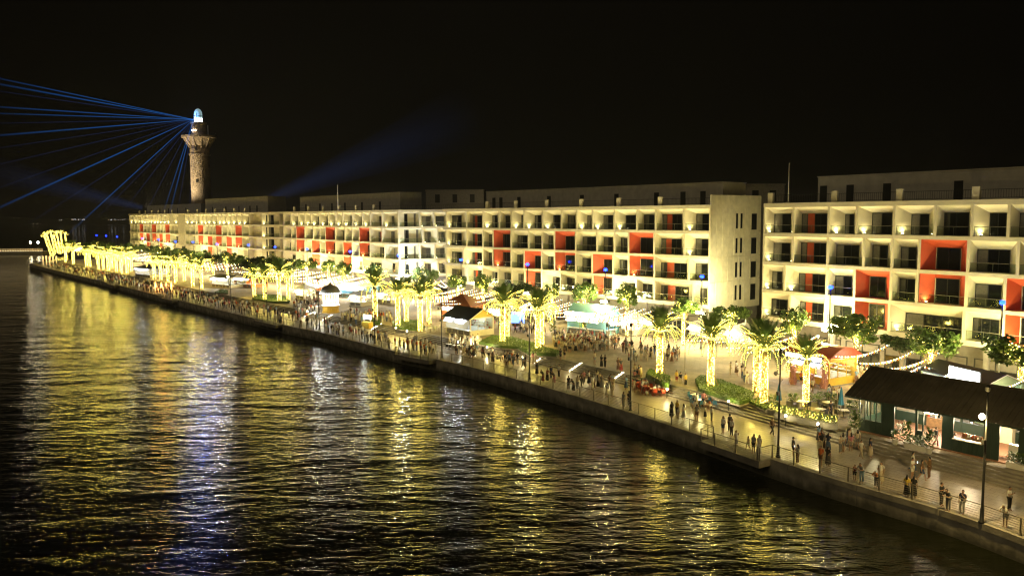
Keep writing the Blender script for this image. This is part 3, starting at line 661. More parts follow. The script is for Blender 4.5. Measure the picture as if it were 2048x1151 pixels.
# ================================================================ tall plaza masts: blue marker on top, flood lamps at 5.6 m
BL = [((2005,608),1,'mast with a blue marker at the right edge beside the last tree'),((1661,577),1,'mast with a blue marker and floodlights above the red roofed kiosk'),((1404,555),1,'mast with a blue marker before the panelled hotel end wall'),((1211,541),1,'mast with a blue marker and floodlights above the blue kiosk'),((1055,530),1,'mast with a blue marker behind the two palms of the hedge bed'),((922,521),1,'mast with a blue marker above the brown pavilion roof'),((797,512),2,'mast with the most dazzling floodlight before the white corner wing'),((700,504),1,'mast with a blue marker behind the carousel'),((614,499),1,'mast with a blue marker behind the dense round trees'),((550,495),0,'mast with a blue marker above the dense round trees'),((497,491),0,'mast with a blue marker left of the dense round trees'),((434,489),1,'mast with a blue marker before the far hotel pier'),((386,485),1,'mast with a blue marker right of the far hotel pier'),((351,484),0,'mast with a blue marker before the bare grey strip of the far hotel'),((317,480),1,'mast with a blue marker among the far trees'),((285,477),1,'mast with a blue marker at the left end of the far hotel'),((234,474),0,'rightmost of three blue marker masts against the dark hills'),((212,472),0,'middle one of three blue marker masts against the dark hills'),((193,471),0,'leftmost of three blue marker masts against the dark hills')]
mb = MB(); mb.lathe([(.22,0),(.22,.1),(.12,.15),(.10,3),(.06,10.1)],8); ME_mast = mb.mesh('pole', M_metal, True)
mb = MB(); mb.lathe([(.04,0),(.24,.05),(.28,.2),(.24,.36),(.04,.42)],8); ME_mark = mb.mesh('blue_marker', M_blue)
mb = MB(); mb.box(-.34,-.10,-.22,.34,.10,.22); ME_fl = mb.mesh('floodlight', M_metal)
mb = MB(); mb.box(-.30,-.11,-.18,.30,-.101,.18); ME_flens = mb.mesh('lens', M_flood)
mb = MB(); mb.box(-.75,-.04,-.04,.75,.04,.04); ME_cross = mb.mesh('crossbar', M_metal)
for (px,k,lab) in BL:
    p = at(*px, 11.); a = qdir(qs(p)[0])
    r = thing('light_mast', lab, 'lamp mast', (p.x,p.y,PZ), a, 'tall masts with blue markers in front of the hotels')
    link('pole', ME_mast, r); link('blue_marker', ME_mark, r, (0,0,10.1))
    far = p.y > 300
    if k or not far:
        link('crossbar', ME_cross, r, (0,0,4.9))
    if k:
        for x, dn in ((-.45,-.25),(.45,-.25)):
            fl = link('floodlight', ME_fl, r, (x,.0,5.2), (.45 if k < 2 else -.1,0,0)); link('lens', ME_flens, fl)
            fl2 = link('floodlight', ME_fl, r, (x,.25,5.2), (.45,0,PI)); link('lens', ME_flens, fl2)
        if px[0] == 1404:
            end_wall_fill = spot('flood_light', (p.x+1.2,p.y-2.2,6.2), (34.5,122.,12.5), (1.,.87,.42), 16000, 80, .3, None, .9); end_wall_fill.parent = r; end_wall_fill.matrix_parent_inverse = (Matrix.Translation(r.location) @ Matrix.Rotation(a,4,'Z')).inverted()  # spot without a lamp body, added off the mast to brighten the end wall
        pw = 5800 if k == 1 else 3200
        if k == 2: point('flood_light', (.0,-.8,5.6), (.90,.97,1.), 7500, .3, r)
        else: point('flood_light', (0,.7,5.4), (1.,.86,.36), pw, .3, r)
        point('flood_light', (0,-.9,5.2), (1.,.86,.40), 2000, .3, r)

# ================================================================ palms
def frond_mesh(L, e0, e1, n=13, wid=.42):
    mb = MB(); P = []; x = z = 0.
    for i in range(n+1):
        t = i/n; e = e0+(e1-e0)*t; P.append((x,z)); x += math.cos(e)*L/n; z += math.sin(e)*L/n
    for i in range(n):
        (x0,z0),(x1,z1) = P[i],P[i+1]; t = (i+.5)/n
        mb.quad((x0,-.025*(1-t)-.006,z0),(x1,-.02*(1-t)-.005,z1),(x1,.02*(1-t)+.005,z1),(x0,.025*(1-t)+.006,z0))
        if i < 2: continue
        w = wid*math.sin(PI*(.18+.78*t))
        for sg in (-1,1):
            dx, dz = x1-x0, z1-z0; q = math.hypot(dx,dz); dx/=q; dz/=q
            for j in (0.,.5):
                bx, bz = x0+(x1-x0)*j, z0+(z1-z0)*j; tx, tz = bx+dx*w*.75, bz+dz*w*.75-.16*w
                mb.quad((bx,sg*.01,bz),(bx+dx*.09,sg*.01,bz+dz*.09),(tx,sg*w,tz+.02),)
    return mb.mesh('frond', M_frond), P
FR = [frond_mesh(3.5, 1.45, .85, wid=.75), frond_mesh(3.7, 1.2, .0, wid=.75), frond_mesh(4.0, 1.1, -1.5, 15, .5), frond_mesh(3.7, .75, -1.9, 15, .5)]
def palm_layout(seed, nlit=20):
    r = random.Random(seed); L = []
    for k in range(20): L.append((0, r.uniform(0,2*PI), r.uniform(.9,1.1)))
    for k in range(20): L.append((1, r.uniform(0,2*PI), r.uniform(.9,1.1)))
    for k in range(nlit): L.append((2 if k % 2 else 3, 2*PI*k/nlit+r.uniform(-.15,.15), r.uniform(.85,1.1)))
    return L
TH = 5.0
def trunk_mesh(h):
    mb = MB(); prof = []
    n = 9
    for i in range(n): z = h*i/(n-1); rr = (.30-.05*i/(n-1))*(1.12 if i == 0 else 1); prof += [(rr,z),(rr*1.07,z+.03)]
    prof += [(.34,h+.1),(.22,h+.45)]
    mb.lathe(prof, 9); return mb.mesh('trunk', M_trunk)
def lights_mesh(h, layout, seed, n_tr=300, br=.043, fr=True):
    r = random.Random(seed); mb = MB()
    for i in range(n_tr):
        a = r.uniform(0,2*PI); z = .12+(h-.1)*((i+r.random())/n_tr); mb.octa((.35*math.cos(a),.35*math.sin(a),z), br*r.uniform(.75,1.2))
    if fr:
        for (ty,a,sc) in layout:
            if ty == 0 or (ty == 1 and r.random() < .4): continue
            P = FR[ty][1]; ca, sa = math.cos(a), math.sin(a)
            m = 20
            for j in range(1,m):
                t = j/m*(len(P)-1); i0 = int(t); u = t-i0; x = (P[i0][0]*(1-u)+P[min(i0+1,len(P)-1)][0]*u)*sc; z = (P[i0][1]*(1-u)+P[min(i0+1,len(P)-1)][1]*u)*sc
                y = r.uniform(-.025,.025)
                mb.octa((ca*x-sa*y, sa*x+ca*y, h+.3+z+.03), br*.72*r.uniform(.8,1.15))
    return mb.mesh('fairy_lights', M_bulbG)
PALM = []
for v in range(3):
    lay = palm_layout(20+v); PALM.append((lay, trunk_mesh(TH), lights_mesh(TH, lay, v), lights_mesh(TH, lay, v, 210, .062)))
# a joined crown for the palms too far away to show single fronds
def crown_mesh(lay):
    mb = MB()
    for (ty,a,sc) in lay:
        me = FR[ty][0]; ca, sa = math.cos(a)*sc, math.sin(a)*sc; i = len(mb.v)
        mb.v += [(ca*v.co.x-sa*v.co.y, sa*v.co.x+ca*v.co.y, TH+.3+v.co.z*sc) for v in me.vertices]
        for p in me.polygons: mb.f.append(tuple(i+k for k in p.vertices)); mb.m.append(0)
    return mb.mesh('crown', M_frond)
CROWN = [crown_mesh(p[0]) for p in PALM]
NP = [0]
def palm(px, label, h=1., rot=None, near=True, power=260, base=PZ, tilt=None, sup=False):
    p = at(*px, base); v = NP[0] % 3; NP[0] += 1
    r = thing('palm_tree', label, 'palm tree', p, rot if rot is not None else NP[0]*1.7, 'palms wrapped in golden fairy lights')
    r.scale = (h,h,h)
    if tilt: r.rotation_euler = tilt
    link('trunk', PALM[v][1], r); stuff(link('fairy_lights', PALM[v][2 if p.y < 190 else 3], r))
    if near:
        for (ty,a,sc) in PALM[v][0]: link('frond', FR[ty][0], r, (0,0,TH+.3), a, sc)
    else: link('crown', CROWN[v], r)
    if sup:
        for k in range(3):
            a = .6+2*PI*k/3; mb = MB(); mb.tube((.95*math.cos(a),.95*math.sin(a),.02),(.3*math.cos(a),.3*math.sin(a),1.9),.035,n=5); mb.build('prop_stake', M_wood, r)
    c = (math.cos(-r.rotation_euler.z-2.2), math.sin(-r.rotation_euler.z-2.2))
    point('palm_light', (c[0]*.95,c[1]*.95,2.2), GOLD, power, .3, r); point('palm_light', (c[0]*1.1,c[1]*1.1,4.6), GOLD, power*1.2, .25, r); point('palm_light', (0,0,TH+1.5), (1.,.88,.42), power*1.0, .35, r)
    return r
palm((1319,757),'golden lit palm in the small square hedge bed above the red chairs',1.,sup=True)
palm((1421,779),'golden lit palm at the left end of the long hedge bed',1.0,sup=True)
palm((1512,784),'rear one of two golden lit palms at the right end of the long hedge bed',.95)
palm((1527,812),'front one of two golden lit palms at the right end of the long hedge bed',1.02,sup=True)
palm((1611,812),'golden lit palm among the cafe terrace planters before the red roofed kiosk',.85)
palm((1005,688),'front one of two golden lit palms in the hedge bed right of the white kiosk',1.05)
palm((1014,678),'rear one of two golden lit palms in the hedge bed right of the white kiosk',1.)
palm((1076,703),'golden lit palm nearest the quay in front of the blue kiosk, thick with lights',1.05)
palm((1083,690),'golden lit palm half hidden behind the thick one before the blue kiosk',1.)
palm((796,655),'golden lit palm at the left of the round hedge bed beside the white kiosk',1.05)
palm((813,646),'rear left golden lit palm of the bed beside the white kiosk',1.)
palm((841,663),'front golden lit palm of the bed beside the white kiosk',1.08)
palm((858,648),'golden lit palm just left of the white kiosk',1.)
palm((751,641),'single golden lit palm between the carousel and the white kiosk',1.12)
palm((559,604),'tallest golden lit palm of the round bed left of the carousel',1.15)
palm((530,602),'second palm from the left in the round bed left of the carousel',1.)
palm((509,595),'leftmost palm of the round bed left of the carousel',.95)
palm((577,602),'rightmost palm of the round bed left of the carousel',.95)
k = 0
for px,h in (((403,577),1.05),((386,573),1.05),((369,562),.95),((352,566),1.05),((337,565),1.05),((322,560),1.),((309,558),.95)):
    palm(px,'golden lit palm in the grove behind the fire show, %s from the right' % ('first','second','third','fourth','fifth','sixth','seventh')[k],h,near=False); k += 1
k = 0
ords = ('first','second','third','fourth','fifth','sixth','seventh','eighth','ninth','tenth','eleventh','twelfth')
for px,h in (((263,543),1.),((255,547),1.2),((243,547),1.05),((233,543),1.05),((224,537),1.),((217,541.5),1.15),((207,539),1.),((197,539),1.1),((180,533),1.1),((173,533),1.1),((147,528),1.15),((132,524),1.1)):
    palm(px,'golden lit palm of the far row along the promenade, %s from its right end' % ords[k],h,near=False,power=420); k += 1
# leaning light-wrapped coconut palms at the tip
k = 0
def lean_palm(b, t, label):
    P = at(*b, .0); top = atd(t[0], t[1], P.y); d = top-P; Ln = d.length
    r = thing('leaning_palm', label, 'palm tree', P, 0, 'leaning lit palms at the tip of the promenade'); r.rotation_euler = d.to_track_quat('Z','Y').to_euler()
    mb = MB(); mb.tube((0,0,0),(0,0,Ln),.24,.16,8); mb.build('trunk', M_trunk, r)
    q = random.Random(hash(label) % 999 if False else k); mb = MB()
    for i in range(170): a = q.uniform(0,2*PI); z = Ln*(i+.5)/170; mb.octa((.3*math.cos(a),.3*math.sin(a),z),.085)
    for i in range(26): a = q.uniform(0,2*PI); u = q.uniform(.2,1.7); mb.octa((u*math.cos(a),u*math.sin(a),Ln+q.uniform(-.4,.9)-.2*u),.10)
    stuff(mb.build('fairy_lights', M_bulbG, r))
    for i in range(9): link('frond', FR[2][0], r, (0,0,Ln), 2*PI*i/9+q.uniform(-.2,.2), .8)
    point('palm_light', (-1.,-.8,Ln*.5), GOLD, 700, .4, r)
for b,t in (((103,512),(88,470)),((108,511),(92,466)),((111,508),(101,463)),((117,507),(107,471)),((121,507),(113,464)),((126,506),(121,463)),((134,503),(130,467))):
    lean_palm(b,t,'leaning palm wrapped in lights at the promenade tip, %s from the left' % ords[k]); k += 1

# ================================================================ round leafy trees
def leaf_crown(seed, R, flat=.7, n=1500, mt=None):
    r = random.Random(seed); mb = MB(); cl = []
    for i in range(17):
        a = r.uniform(0,2*PI); u = R*math.sqrt(r.random())*.85; z = r.uniform(-.5,.6)*R*flat*(1-.4*u/R); cl.append((u*math.cos(a),u*math.sin(a),z,R*r.uniform(.2,.42)))
    for i in range(n):
        c = cl[i % len(cl)]; v = Vector((r.gauss(0,1),r.gauss(0,1),r.gauss(0,1))).normalized()*c[3]*r.random()**.4
        p = Vector(c[:3])+Vector((v.x,v.y,v.z*.75)); s = R*r.uniform(.05,.10)
        u = Vector((r.gauss(0,1),r.gauss(0,1),r.gauss(0,.6))).normalized(); w = u.cross(Vector((r.gauss(0,1),r.gauss(0,1),r.gauss(0,1)))).normalized()
        mb.quad(p-u*s, p-w*s*.5, p+u*s, p+w*s*.5)
    return mb.mesh('crown', mt or M_leaf), cl
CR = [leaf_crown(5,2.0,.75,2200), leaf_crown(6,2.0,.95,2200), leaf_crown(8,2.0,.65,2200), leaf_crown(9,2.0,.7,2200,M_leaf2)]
def tree_trunk(h, seed, cl):
    r = random.Random(seed); mb = MB(); mb.tube((0,0,0),(.04,0,h*.6),.15,.11,7,cap=False); mb.tube((.04,0,h*.6),(0,0,h),.11,.08,7)
    for k in range(6):
        c = cl[k*2]; mb.tube((0,0,h*.72),(c[0]*.8,c[1]*.8,h+1.1+c[2]*.6),.06,.025,5)
    return mb.mesh('trunk', M_bark)
def tree_lights(h, seed, cl, n_tr=190, n_cr=60, br=.045):
    r = random.Random(seed); mb = MB()
    for i in range(n_tr): a = r.uniform(0,2*PI); z = .2+(h+.6)*(i/n_tr); mb.octa((.19*math.cos(a),.19*math.sin(a),z),br*r.uniform(.8,1.2))
    for i in range(n_cr):
        c = cl[i % len(cl)]; t = r.uniform(.1,1.15); mb.octa((c[0]*t+r.uniform(-.15,.15),c[1]*t+r.uniform(-.15,.15),h+1.2+c[2]*t+r.uniform(-.2,.3)),br*r.uniform(.8,1.2))
    return mb.mesh('fairy_lights', M_bulbG)
TH2 = 4.3
TT = [(tree_trunk(TH2,i,CR[i][1]), tree_lights(TH2,i,CR[i][1])) for i in range(4)]
NT = [0]
def tree(px, label, sc=1., wide=1., lit=True, v=None, power=160, base=PZ, grp='round trees along the hotels'):
    p = at(*px, base); i = NT[0] % 3 if v is None else v; NT[0] += 1
    r = thing('leafy_tree', label, 'tree', p, NT[0]*2.1, grp); r.scale = (sc,sc,sc)
    link('trunk', TT[i][0], r); link('crown', CR[i][0], r, (0,0,TH2+1.2), NT[0]*.7, (wide*1.15,wide*1.15,1.3))
    if lit:
        stuff(link('fairy_lights', TT[i][1], r))
        a = -r.rotation_euler.z-2.2; point('tree_light', (.8*math.cos(a),.8*math.sin(a),TH2*.7), GOLD, power*1.5, .25, r); point('tree_light', (.9*math.cos(a),.9*math.sin(a),TH2+.6), GOLD, power*1.8, .3, r)
    return r
def ftree(f, x, off, *a, **k):
    q = f.w(f.s_at(x, 5., -off), -off, PZ); v = Vector(q)-Vector((0,0,HC)); px_ = (projx(q), CY-F_PX*v.dot(cU)/v.dot(_Fw)); tree(px_, *a, **k)
ftree(fD,1712,4.6,'round tree with brightly wrapped trunk in front of the two storey red balcony',1.12,1.25,power=260)
ftree(fD,1861,5.0,'round tree with wrapped trunk behind the black cafe roof',1.02,1.15,power=240)
ftree(fD,2042,5.0,'round tree cut by the right edge of the picture',1.1,1.25,power=260)
ftree(fD,1588,4.5,'small tree with a bare lit trunk before the left end of the right hotel',1.12,.6)
ftree(fA,1460,5.5,'bushy tree with scattered lights in the gap between the hotels',.95,1.25,v=1)
ftree(fA,1367,4.6,'tree covered all over in lights before the panelled hotel corner',1.05,.9,power=420)
ftree(fA,1254,4.6,'narrow tree with lit trunk right of the blue kiosk',1.2,.65)
ftree(fA,1168,4.6,'small lit tree standing behind the blue kiosk roof',1.15,.8)
ftree(fA,1103,4.6,'small lit tree left of the blue kiosk',1.1,.55)
ftree(fA,966,4.6,'small lit tree right of the brown pavilion',1.15,.65)
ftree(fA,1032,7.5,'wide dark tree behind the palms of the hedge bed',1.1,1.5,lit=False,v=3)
ftree(fA,916,4.6,'lit tree touching the brown pavilion roof',1.1,.8)
ftree(fB2,841,4.6,'small lit tree before the white corner wing',1.1,.7)
ftree(fB2,866,6.6,'small unlit tree before the white corner wing',1.,.6,lit=False)
ftree(fB,746,4.6,'lit tree left of the dazzling floodlight mast',1.25,.75)
ftree(fB,688,4.6,'lit tree behind the carousel roof',1.15,.9)
ftree(fB,657,4.6,'small lit tree left of the carousel roof',1.15,.7)
ftree(fB,614,7.0,'lit tree at the right end of the dense grove',1.25,1.)
tree((1800,760),'wide dark tree spreading behind the cafe roof ridge',.8,1.6,lit=False,v=3)
k = 0
for (px,sc,w) in (((585,577),1.15,1.5),((560,575),1.3,1.7),((532,572),1.25,1.6),((505,573),1.15,1.5),((482,566),1.4,1.2),((455,556),1.5,1.2),((428,561),1.6,1.2),((404,548),1.5,1.2),((384,552),1.4,1.2),((362,538),1.6,1.2),((345,540),1.4,1.2),((322,533),1.5,1.2),((302,532),1.4,1.2),((285,527),1.4,1.2),((262,527),1.3,1.2),((247,528),1.3,1.1),((215,520),1.5,1.2),((195,516),1.5,1.2)):
    sc = min(sc,1.2)
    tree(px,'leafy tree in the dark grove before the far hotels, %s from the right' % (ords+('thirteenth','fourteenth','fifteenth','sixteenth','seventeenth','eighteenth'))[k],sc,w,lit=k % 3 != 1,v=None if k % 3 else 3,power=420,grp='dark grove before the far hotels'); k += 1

# ================================================================ hedge beds and planters
def leaf_scatter(poly, z, n, seed, s=.07, mt=M_hedge, zr=.10):
    r = random.Random(seed); xs = [p[0] for p in poly]; ys = [p[1] for p in poly]; mb = MB()
    def inside(x,y):
        c = False; j = len(poly)-1
        for i in range(len(poly)):
            if (poly[i][1] > y) != (poly[j][1] > y) and x < (poly[j][0]-poly[i][0])*(y-poly[i][1])/(poly[j][1]-poly[i][1])+poly[i][0]: c = not c
            j = i
        return c
    t = 0
    while t < n:
        x, y = r.uniform(min(xs),max(xs)), r.uniform(min(ys),max(ys))
        if not inside(x,y): continue
        t += 1; p = Vector((x,y,z+r.uniform(-.02,zr))); u = Vector((r.gauss(0,1),r.gauss(0,1),r.gauss(0,.7))).normalized()*s*r.uniform(.6,1.3); w = u.cross(Vector((r.gauss(0,1),r.gauss(0,1),r.gauss(0,1)))).normalized()*s*.6
        mb.quad(p-u,p-w,p+u,p+w)
    for (a,b) in zip(poly, poly[1:]+poly[:1]):
        L = math.hypot(b[0]-a[0],b[1]-a[1])
        for i in range(int(L*45)):
            t_ = r.random(); p = Vector((a[0]+(b[0]-a[0])*t_+r.uniform(-.05,.05),a[1]+(b[1]-a[1])*t_+r.uniform(-.05,.05),r.uniform(.1,z))); u = Vector((r.gauss(0,1),r.gauss(0,1),r.gauss(0,1))).normalized()*s; w = u.cross(Vector((r.gauss(0,1),r.gauss(0,1),r.gauss(0,1)))).normalized()*s*.6
            mb.quad(p-u,p-w,p+u,p+w)
    return mb
def area(poly): return abs(sum(a[0]*b[1]-b[0]*a[1] for a,b in zip(poly, poly[1:]+poly[:1])))/2
def bed(pxs, label, h=.45, dens=70, seed=0):
    P = [at(*p, PZ) for p in pxs]; o = P[0]; poly = [(p.x-o.x,p.y-o.y) for p in P]
    if sum(a[0]*b[1]-b[0]*a[1] for a,b in zip(poly, poly[1:]+poly[:1])) < 0: poly = poly[::-1]
    r = thing('hedge_bed', label, 'hedge bed', o, 0, 'clipped hedge beds around the palms')
    c = (sum(p[0] for p in poly)/len(poly), sum(p[1] for p in poly)/len(poly)); kp = [(c[0]+(p[0]-c[0])*1.04, c[1]+(p[1]-c[1])*1.04) for p in poly]
    mb = MB(); mb.prism(kp, -.02, .12); mb.build('kerb', M_conc, r)
    mb = MB(); mb.prism(poly, .12, h); mb.build('hedge', M_hedge, r)
    stuff(leaf_scatter(poly, h, int(min(3500,area(poly)*dens)), seed).build('leaves', M_hedge, r))
bed([(1292,757),(1300,748),(1340,763),(1337,778),(1325,775)],'small square hedge bed around one palm above the red chairs',.7,120,1)
bed([(1391,765),(1402,757),(1445,768),(1508,792),(1500,806),(1478,812),(1399,785)],'long hedge bed with a wavy outline left of the cafe terrace',.5,90,2)
bed([(1500,808),(1516,800),(1545,814),(1530,822)],'small planting bed around the palm beside the terrace',.35,90,3)
bed([(958,690),(985,676),(1018,678),(1072,692),(1052,700),(1000,697)],'upper one of the twin hedge beds right of the white kiosk',.5,90,4)
bed([(1036,699),(1070,696),(1118,709),(1112,714),(1060,712)],'lower one of the twin hedge beds right of the white kiosk',.6,90,5)
bed([(785,653),(800,642),(838,645),(850,656),(832,663),(800,660)],'hedge bed with four palms left of the white kiosk',.4,90,6)
bed([(741,651),(748,641),(760,641),(760,651)],'tiny hedge bed below the single palm right of the carousel',.6,90,7)
bed([(505,600),(512,592),(548,593),(580,598),(578,607),(545,607)],'round hedge bed with four palms left of the carousel',.5,60,8)
bed([(430,586),(440,581),(455,582),(455,588)],'small lawn bed beside the lit kiosk at the left',.3,40,9)

# ================================================================ kiosks
def kiosk(P0, P1, depth, label, wall, roofm, hw=2.6, ridge=1.1, over=.5, name='kiosk', hatch=2, gable=None, inside=(.9,.95,1.), ins_pow=500, sign=None, lampc=None, roof_kind='gable', base=.95, sidewin=True):
    P0 = at(*P0,PZ); P1 = at(*P1,PZ); d = P1-P0; W = d.length; ang = math.atan2(d.y,d.x)
    r = thing(name, label, 'kiosk', P0, ang, 'food kiosks on the plaza')
    m_ = MB(); m_.box(-.15,-.15,-.02,W+.15,depth+.15,.12); m_.build('plinth', M_conc, r)
    for (x,y) in ((0,0),(W,0),(W,depth),(0,depth)):
        m_ = MB(); m_.box(x-.08,y-.08,.121,x+.08,y+.08,hw); m_.build('corner_post', wall, r)
    # back and left walls, low front and right panels
    m_ = MB(); m_.box(.08,depth-.06,.121,W-.08,depth+.04,hw); m_.build('back_wall', wall, r)
    m_ = MB(); m_.box(-.05,.08,.121,.05,depth-.08,hw); m_.build('side_wall', wall, r)
    n = max(2,int(W/1.5))
    for k in range(n):
        x0 = .09+(W-.18)*k/n; x1 = .09+(W-.18)*(k+1)/n-.03
        m_ = MB(); m_.box(x0,-.05,.121,x1,.05,base); m_.box(x0+.12,-.065,.25,x1-.12,-.051,base-.14,mi=1); m_.build('front_panel', [wall, M_grey if wall is not M_yel else wall], r)
    m_ = MB(); m_.box(0,-.4,base+.002,W,.35,base+.06); m_.build('counter', M_wht, r)
    n2 = max(2,int(depth/1.2))
    for k in range(n2):
        y0 = .09+(depth-.18)*k/n2; y1 = .09+(depth-.18)*(k+1)/n2-.03
        m_ = MB(); m_.box(W-.05,y0,.121,W+.05,y1,base); m_.build('side_panel', wall, r)
        if sidewin:
            m_ = MB(); m_.box(W-.04,y1-.05,base+.01,W+.04,y1+.02,hw-.02); m_.build('mullion', wall, r)
            m_ = MB(); m_.box(W-.01,y0,base+.01,W+.005,y1-.06,hw-.05); m_.build('pane', M_rglass, r)
    m_ = MB(); m_.box(-.02,-.1,hw,W+.02,.1,hw+.16); m_.box(W-.1,.1,hw,W+.1,depth,hw+.16); m_.build('beam', wall, r)
    m_ = MB(); m_.box(.5,depth-.6,.13,W-.5,depth-.1,1.0); m_.box(.5,depth-.4,1.35,W-.5,depth-.1,1.4); m_.box(.5,depth-.4,1.8,W-.5,depth-.1,1.85); m_.build('shelf', M_wht, r)
    q = random.Random(int(W*100)); m_ = MB()
    for k in range(30):
        x = q.uniform(.6,W-.6); z = q.choice((1.0,1.4,1.85)); m_.box(x-.07,depth-.35,z+.003,x+.07,depth-.2,z+q.uniform(.12,.3),mi=q.randrange(3))
    stuff(m_.build('goods', [M_red, M_wht, M_wood], r))
    hh = hw+.16
    if roof_kind == 'gable':
        y0, y1, x0, x1 = -over, depth+over, -over*.8, W+over*.8; ym = depth/2; t = .09
        for sg in (0,1):
            ya = y0 if sg == 0 else y1
            m_ = MB(); za = hh-ridge*over/(depth/2)
            m_.quad((x0,ya,za),(x1,ya,za),(x1,ym,hh+ridge),(x0,ym,hh+ridge)); m_.quad((x0,ya,za+t),(x1,ya,za+t),(x1,ym,hh+ridge+t),(x0,ym,hh+ridge+t))
            m_.quad((x0,ya,za),(x1,ya,za),(x1,ya,za+t),(x0,ya,za+t)); m_.quad((x1,ya,za),(x1,ym,hh+ridge),(x1,ym,hh+ridge+t),(x1,ya,za+t),mi=1); m_.quad((x0,ya,za),(x0,ym,hh+ridge),(x0,ym,hh+ridge+t),(x0,ya,za+t))
            m_.build('roof_slope', [roofm, M_wht], r)
        for x in (0.,W):
            m_ = MB(); m_.quad((x+.03,0,hh),(x+.03,depth,hh),(x+.03,ym,hh+ridge)); m_.quad((x-.03,0,hh),(x-.03,depth,hh),(x-.03,ym,hh+ridge)); m_.build('gable_panel', gable or wall, r)
    elif roof_kind == 'hip':
        x0,x1,y0,y1 = -over,W+over,-over,depth+over; c = (W/2,depth/2)
        m_ = MB()
        for (a,b) in (((x0,y0),(x1,y0)),((x1,y0),(x1,y1)),((x1,y1),(x0,y1)),((x0,y1),(x0,y0))): m_.quad((*a,hh-.1),(*b,hh-.1),(*c,hh+ridge))
        m_.quad((x0,y0,hh-.11),(x0,y1,hh-.11),(x1,y1,hh-.11),(x1,y0,hh-.11)); m_.build('roof', roofm, r)
        m_ = MB(); m_.lathe([(.12,hh+ridge-.1),(.12,hh+ridge+.2),(.03,hh+ridge+.5)],6,c=(c[0],c[1],0)); m_.build('finial', roofm, r)
    elif roof_kind == 'barrel':
        y0, y1 = -over, depth+over; N_ = 8; m_ = MB(); pr = []
        for i in range(N_+1):
            t = i/N_; pr.append((y0+(y1-y0)*t, hh-.1+ridge*math.sin(PI*(.08+.84*t))))
        for a,b in zip(pr,pr[1:]):
            m_.quad((-over,a[0],a[1]),(W+over,a[0],a[1]),(W+over,b[0],b[1]),(-over,b[0],b[1]))
        m_.quad(*[(W+over,p[0],p[1]) for p in pr]); m_.quad(*[(-over,p[0],p[1]) for p in pr]); m_.build('roof', roofm, r, smooth=True)
    for k in range(hatch):
        w = (W-.4)/hatch; x0 = .25+k*w; x1 = x0+w-.25
        m_ = MB(); m_.quad((x0,-.06,hw-.1),(x1,-.06,hw-.1),(x1,-1.05,hw-.75),(x0,-1.05,hw-.75)); m_.quad((x0,-.06,hw-.07),(x1,-.06,hw-.07),(x1,-1.08,hw-.72),(x0,-1.08,hw-.72)); m_.build('serving_flap', M_wht, r)
        m_ = MB(); m_.box(x0+.15,-.5,hw-.28,x1-.15,-.42,hw-.22); m_.build('tube_lamp', lampc or M_cool, r)
        point('hatch_light', ((x0+x1)/2,-.75,hw-.15), inside, ins_pow*.5, .12, r)
    point('inside_light', (W/2,depth/2,hw-.35), inside, ins_pow, .2, r)
    if sign: sign(r, W, depth, hw)
    return r, W
M_yel = mat('yellow_panel', (.62,.40,.05), .55, var=.1)
M_cream = mat('cream_panel', (.66,.60,.42), .55, var=.08)
M_dkroof = mat('dark_roof', (.035,.04,.05), .45, var=.2)
M_brroof = mat('brown_roof', (.22,.07,.035), .6, var=.2)
M_rdroof = mat('red_roof', (.40,.07,.03), .5, var=.2)
M_blu = mat('light_blue_panel', (.22,.50,.62), .5, var=.08)
M_tealroof = mat('teal_roof', (.20,.42,.44), .5, var=.12)
M_green = mat('mint_panel', (.42,.56,.38), .5, var=.08)
M_ora = mat('orange_panel', (.62,.20,.05), .55, var=.1)
kiosk((893,666),(941,675),4.6,'white kiosk with a black gabled roof and two lit serving flaps',M_cream,M_dkroof,2.9,1.25,.55,gable=M_yel,ins_pow=480,base=1.05)
M_sgn = emit('sign_strip', (1.,.88,.62), 2.2)
M_sgnv = emit('violet_sign_letters', (.80,.72,1.), 16)
M_scr = emit('bright_screen', (1.,1.,1.), 4.5)
def text(r, body, loc, size, m, rot=(PI/2,0,0), name='lettering', ext=.015, align='LEFT'):
    c = bpy.data.curves.new(name, 'FONT'); c.body = body; c.size = size; c.extrude = ext; c.align_x = align; c.resolution_u = 3
    o = bpy.data.objects.new(name, c); COL.objects.link(o); o.location = loc; o.rotation_euler = rot
    bpy.context.view_layer.update(); me = bpy.data.meshes.new_from_object(o); bpy.data.objects.remove(o)
    me.materials.clear(); me.materials.append(m); return link(name, me, r, loc, rot)
def blue_sign(r, W, depth, hw):
    m_ = MB(); m_.box(-.2,-.62,hw+.05,W*.75,-.5,hw+.75); m_.build('sign_board', M_wht, r)
    m_ = MB(); m_.box(-.15,-.66,hw+.1,W*.75-.05,-.625,hw+.7); m_.build('sign_panel', M_sgn, r)
    point('sign_light', (W*.35,-1.6,hw+.3), (1.,.92,.75), 220, .5, r)
kiosk((1136,665),(1208,673),4.2,'light blue kiosk with a bright sign strip and the biggest crowd in front',M_blu,M_tealroof,2.9,1.6,.6,hatch=3,ins_pow=420,sign=blue_sign,gable=M_tealroof)
kiosk((1210,673),(1232,669),3.6,'teal gabled booth joined to the right of the blue kiosk',M_blu,M_tealroof,2.5,1.3,.35,hatch=1,ins_pow=400,gable=M_yel)
kiosk((884,640),(938,643),5.6,'pavilion with a brown hipped roof behind the white kiosk',M_ora,M_brroof,2.7,1.9,.9,hatch=2,ins_pow=900,roof_kind='hip',inside=(1.,.8,.5),name='pavilion')
